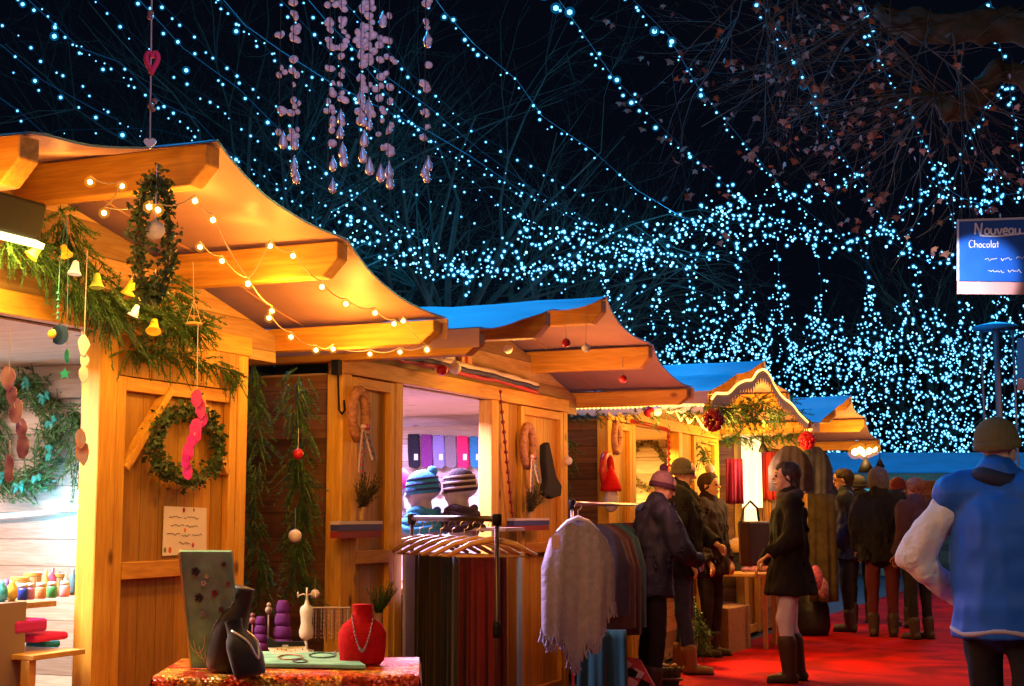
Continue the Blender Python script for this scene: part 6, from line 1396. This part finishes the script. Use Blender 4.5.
p = onZ(921, 640, 0); person('brown-haired person seen between the hooded visitor and the man in the blue vest', p, R(50), 1.66, coat=mat('plum_coat', (.05, .02, .04), .9), trousers=drk, boots=brb, hair=mat('auburn_hair', (.16, .05, .03), .7, vary=.4, scale=50), skin=mat('tanned_skin', (.35, .14, .08), .6), puff=.05)
p = onZ(862, 624, 0); person('background visitor in a black coat and cap between the dark-haired man and the hooded one', p, R(20), 1.74, coat=c_blk, trousers=drk, boots=brb, hat=mat('black_knit', (.02, .018, .02), .95), puff=.07)
p = onZ(902, 628, 0); person('background visitor in a dark coat and dark red cap right of the hooded one', p, R(-20), 1.70, coat=c_nav, trousers=drk, boots=brb, hat=mat('oxblood_knit', (.10, .012, .015), .95), puff=.07)
p = onZ(722, 668, 0)+Vector((-.35, .9, 0)); person('visitor in a dark coat half hidden behind the tall visitor in jeans', p, Lf-math.pi-.6, 1.66, coat=mat('dark_aubergine_coat', (.02, .010, .016), .95), trousers=drk, boots=brb, hair=hairb, puff=.06)
q = atD(1000, 560, 6.15); vb = mat('royal_blue_quilted_vest', (.006, .11, .55), .6, vary=.04, scale=4)
nt = vb.node_tree; wv = nt.nodes.new('ShaderNodeTexWave'); wv.wave_type = 'BANDS'; wv.bands_direction = 'Z'; wv.inputs['Scale'].default_value = 2.6; wv.inputs['Distortion'].default_value = 1.5; wv.inputs['Detail'].default_value = 3; wv.inputs['Detail Scale'].default_value = 2.5
bn = nt.nodes.new('ShaderNodeBump'); bn.inputs['Strength'].default_value = .08; bn.inputs['Distance'].default_value = .05; tcn = nt.nodes.new('ShaderNodeTexCoord')
nt.links.new(tcn.outputs['Object'], wv.inputs['Vector']); nt.links.new(wv.outputs['Fac'], bn.inputs['Height']); nt.links.new(bn.outputs[0], nt.nodes['Principled BSDF'].inputs['Normal'])
vm = person('man in a royal blue vest over cream sleeves and an olive beanie, walking away', q, R(-6), 1.70, dict(look=(.45, 1, -.05), elL=(-.38, -.04, 1.14), wrL=(-.22, .16, .96), elR=(.37, .06, 1.19), wrR=(.16, .32, 1.05), knL=(-.1, .12, .5), anL=(-.1, .05, .09), anR=(.1, -.12, .1)),
       vest=vb, sleeves=mat('cream_fleece', (.80, .75, .68), .95, bump=.5, scale=30), trousers=drk, boots=brb, hat=mat('olive_knit', (.13, .11, .05), .95, bump=.6, scale=50), puff=.055, coat_len=.80, scarf=mat('navy_collar', (.012, .02, .05), .8), lean=R(4))
lamp('market_spill', 'AREA', (1.1, 4.6, 2.3), 9, (1, .84, .72), .7, rot=(R(65), 0, R(35)))

hb = MB(); hz = .80*1.73/1.75+.015; cxy = Vector((q.x, q.y, 0))
hb.tube([cxy+Vector((.205*math.cos(k*.2094), .165*math.sin(k*.2094)+.0, hz+.01*math.sin(k*.9))) for k in range(31)], .011, 8); hb.build('hem_band', mat('pale_hem_band', (.45, .40, .42), .8), vm, smooth=True)
# ------------------------------------------------------------------ garments hung round the third and fourth chalets
G = 'garments hung at the lit display'
litm = mat('self_lit_white_cloth', (1, .95, .85), .6, emit=(1, .80, .50), es=1.0, sampling=False)  # glare of the strongly lit cloth is painted in as emission
def hangdrape(x0, x1, y0, y1, X, m, label, name, cat, group, folds=3, th=.07):
    p = onX((x0+x1)/2, (y0+y1)/2, X); z1 = onX((x0+x1)/2, y0, X).z; z0 = onX((x0+x1)/2, y1, X).z; w = (x1-x0)*(p-O).length/F*1.0
    return drape(p, rt, w, z1, z0, m, label, name, cat, group, th, folds)
hangdrape(742, 761, 436, 508, -3.62, litm, 'glowing white cloth panel between the third and fourth chalets', 'self_lit_cloth', 'glowing cloth', None, 2, .05)
hangdrape(745, 758, 506, 552, -3.60, litm, 'lower glowing cloth strip under the glowing white panel', 'self_lit_cloth', 'glowing cloth', None, 1, .05)
lamp('display_glow', 'POINT', onX(760, 470, -3.25), 26, (1, .58, .20), .1)
hangdrape(726, 743, 459, 504, -3.50, mat('magenta_wool', (.20, .006, .06), .9), 'magenta shawl hanging left of the glowing panel', 'hanging_shawl', 'shawl', G, 2)
hangdrape(762, 776, 452, 500, -3.50, mat('scarlet_cloth', (.45, .03, .012), .8), 'scarlet garment hanging right of the glowing panel', 'hanging_garment', 'garment', G, 2)
hangdrape(774, 788, 456, 492, -3.40, mat('vermilion_cloth', (.50, .07, .015), .8), 'vermilion scarf hanging next to the scarlet garment', 'hanging_garment', 'garment', G, 2)
hangdrape(758, 772, 498, 540, -3.56, mat('ochre_cloth', (.45, .22, .04), .8), 'ochre garment under the scarlet one', 'hanging_garment', 'garment', G, 2)
dj = mat('dark_denim', (.035, .022, .045), .9, vary=.4, scale=14); ds = mat('slate_denim', (.035, .035, .07), .9, vary=.4, scale=14)
for x, y, X, w, L, m, lab in ((790, 442, -3.0, .42, .46, dj, 'dark mauve jacket hanging at the far corner of the third chalet'), (814, 443, -2.95, .36, .50, ds, 'slate jacket hanging right of the mauve one')):
    q = onX(x, y, X); tt = poncho(q, rt, w, L, m, lab, False, point=False); tt['group'] = 'coats hung at the far corner of the third chalet'; tt['category'] = 'coat'
hangdrape(809, 836, 494, 602, -3.1, mat('olive_coat', (.07, .05, .018), .9, vary=.4, scale=10), 'olive coat hanging below the slate jacket', 'hanging_coat', 'coat', 'coats hung at the far corner of the third chalet', 2, .12)
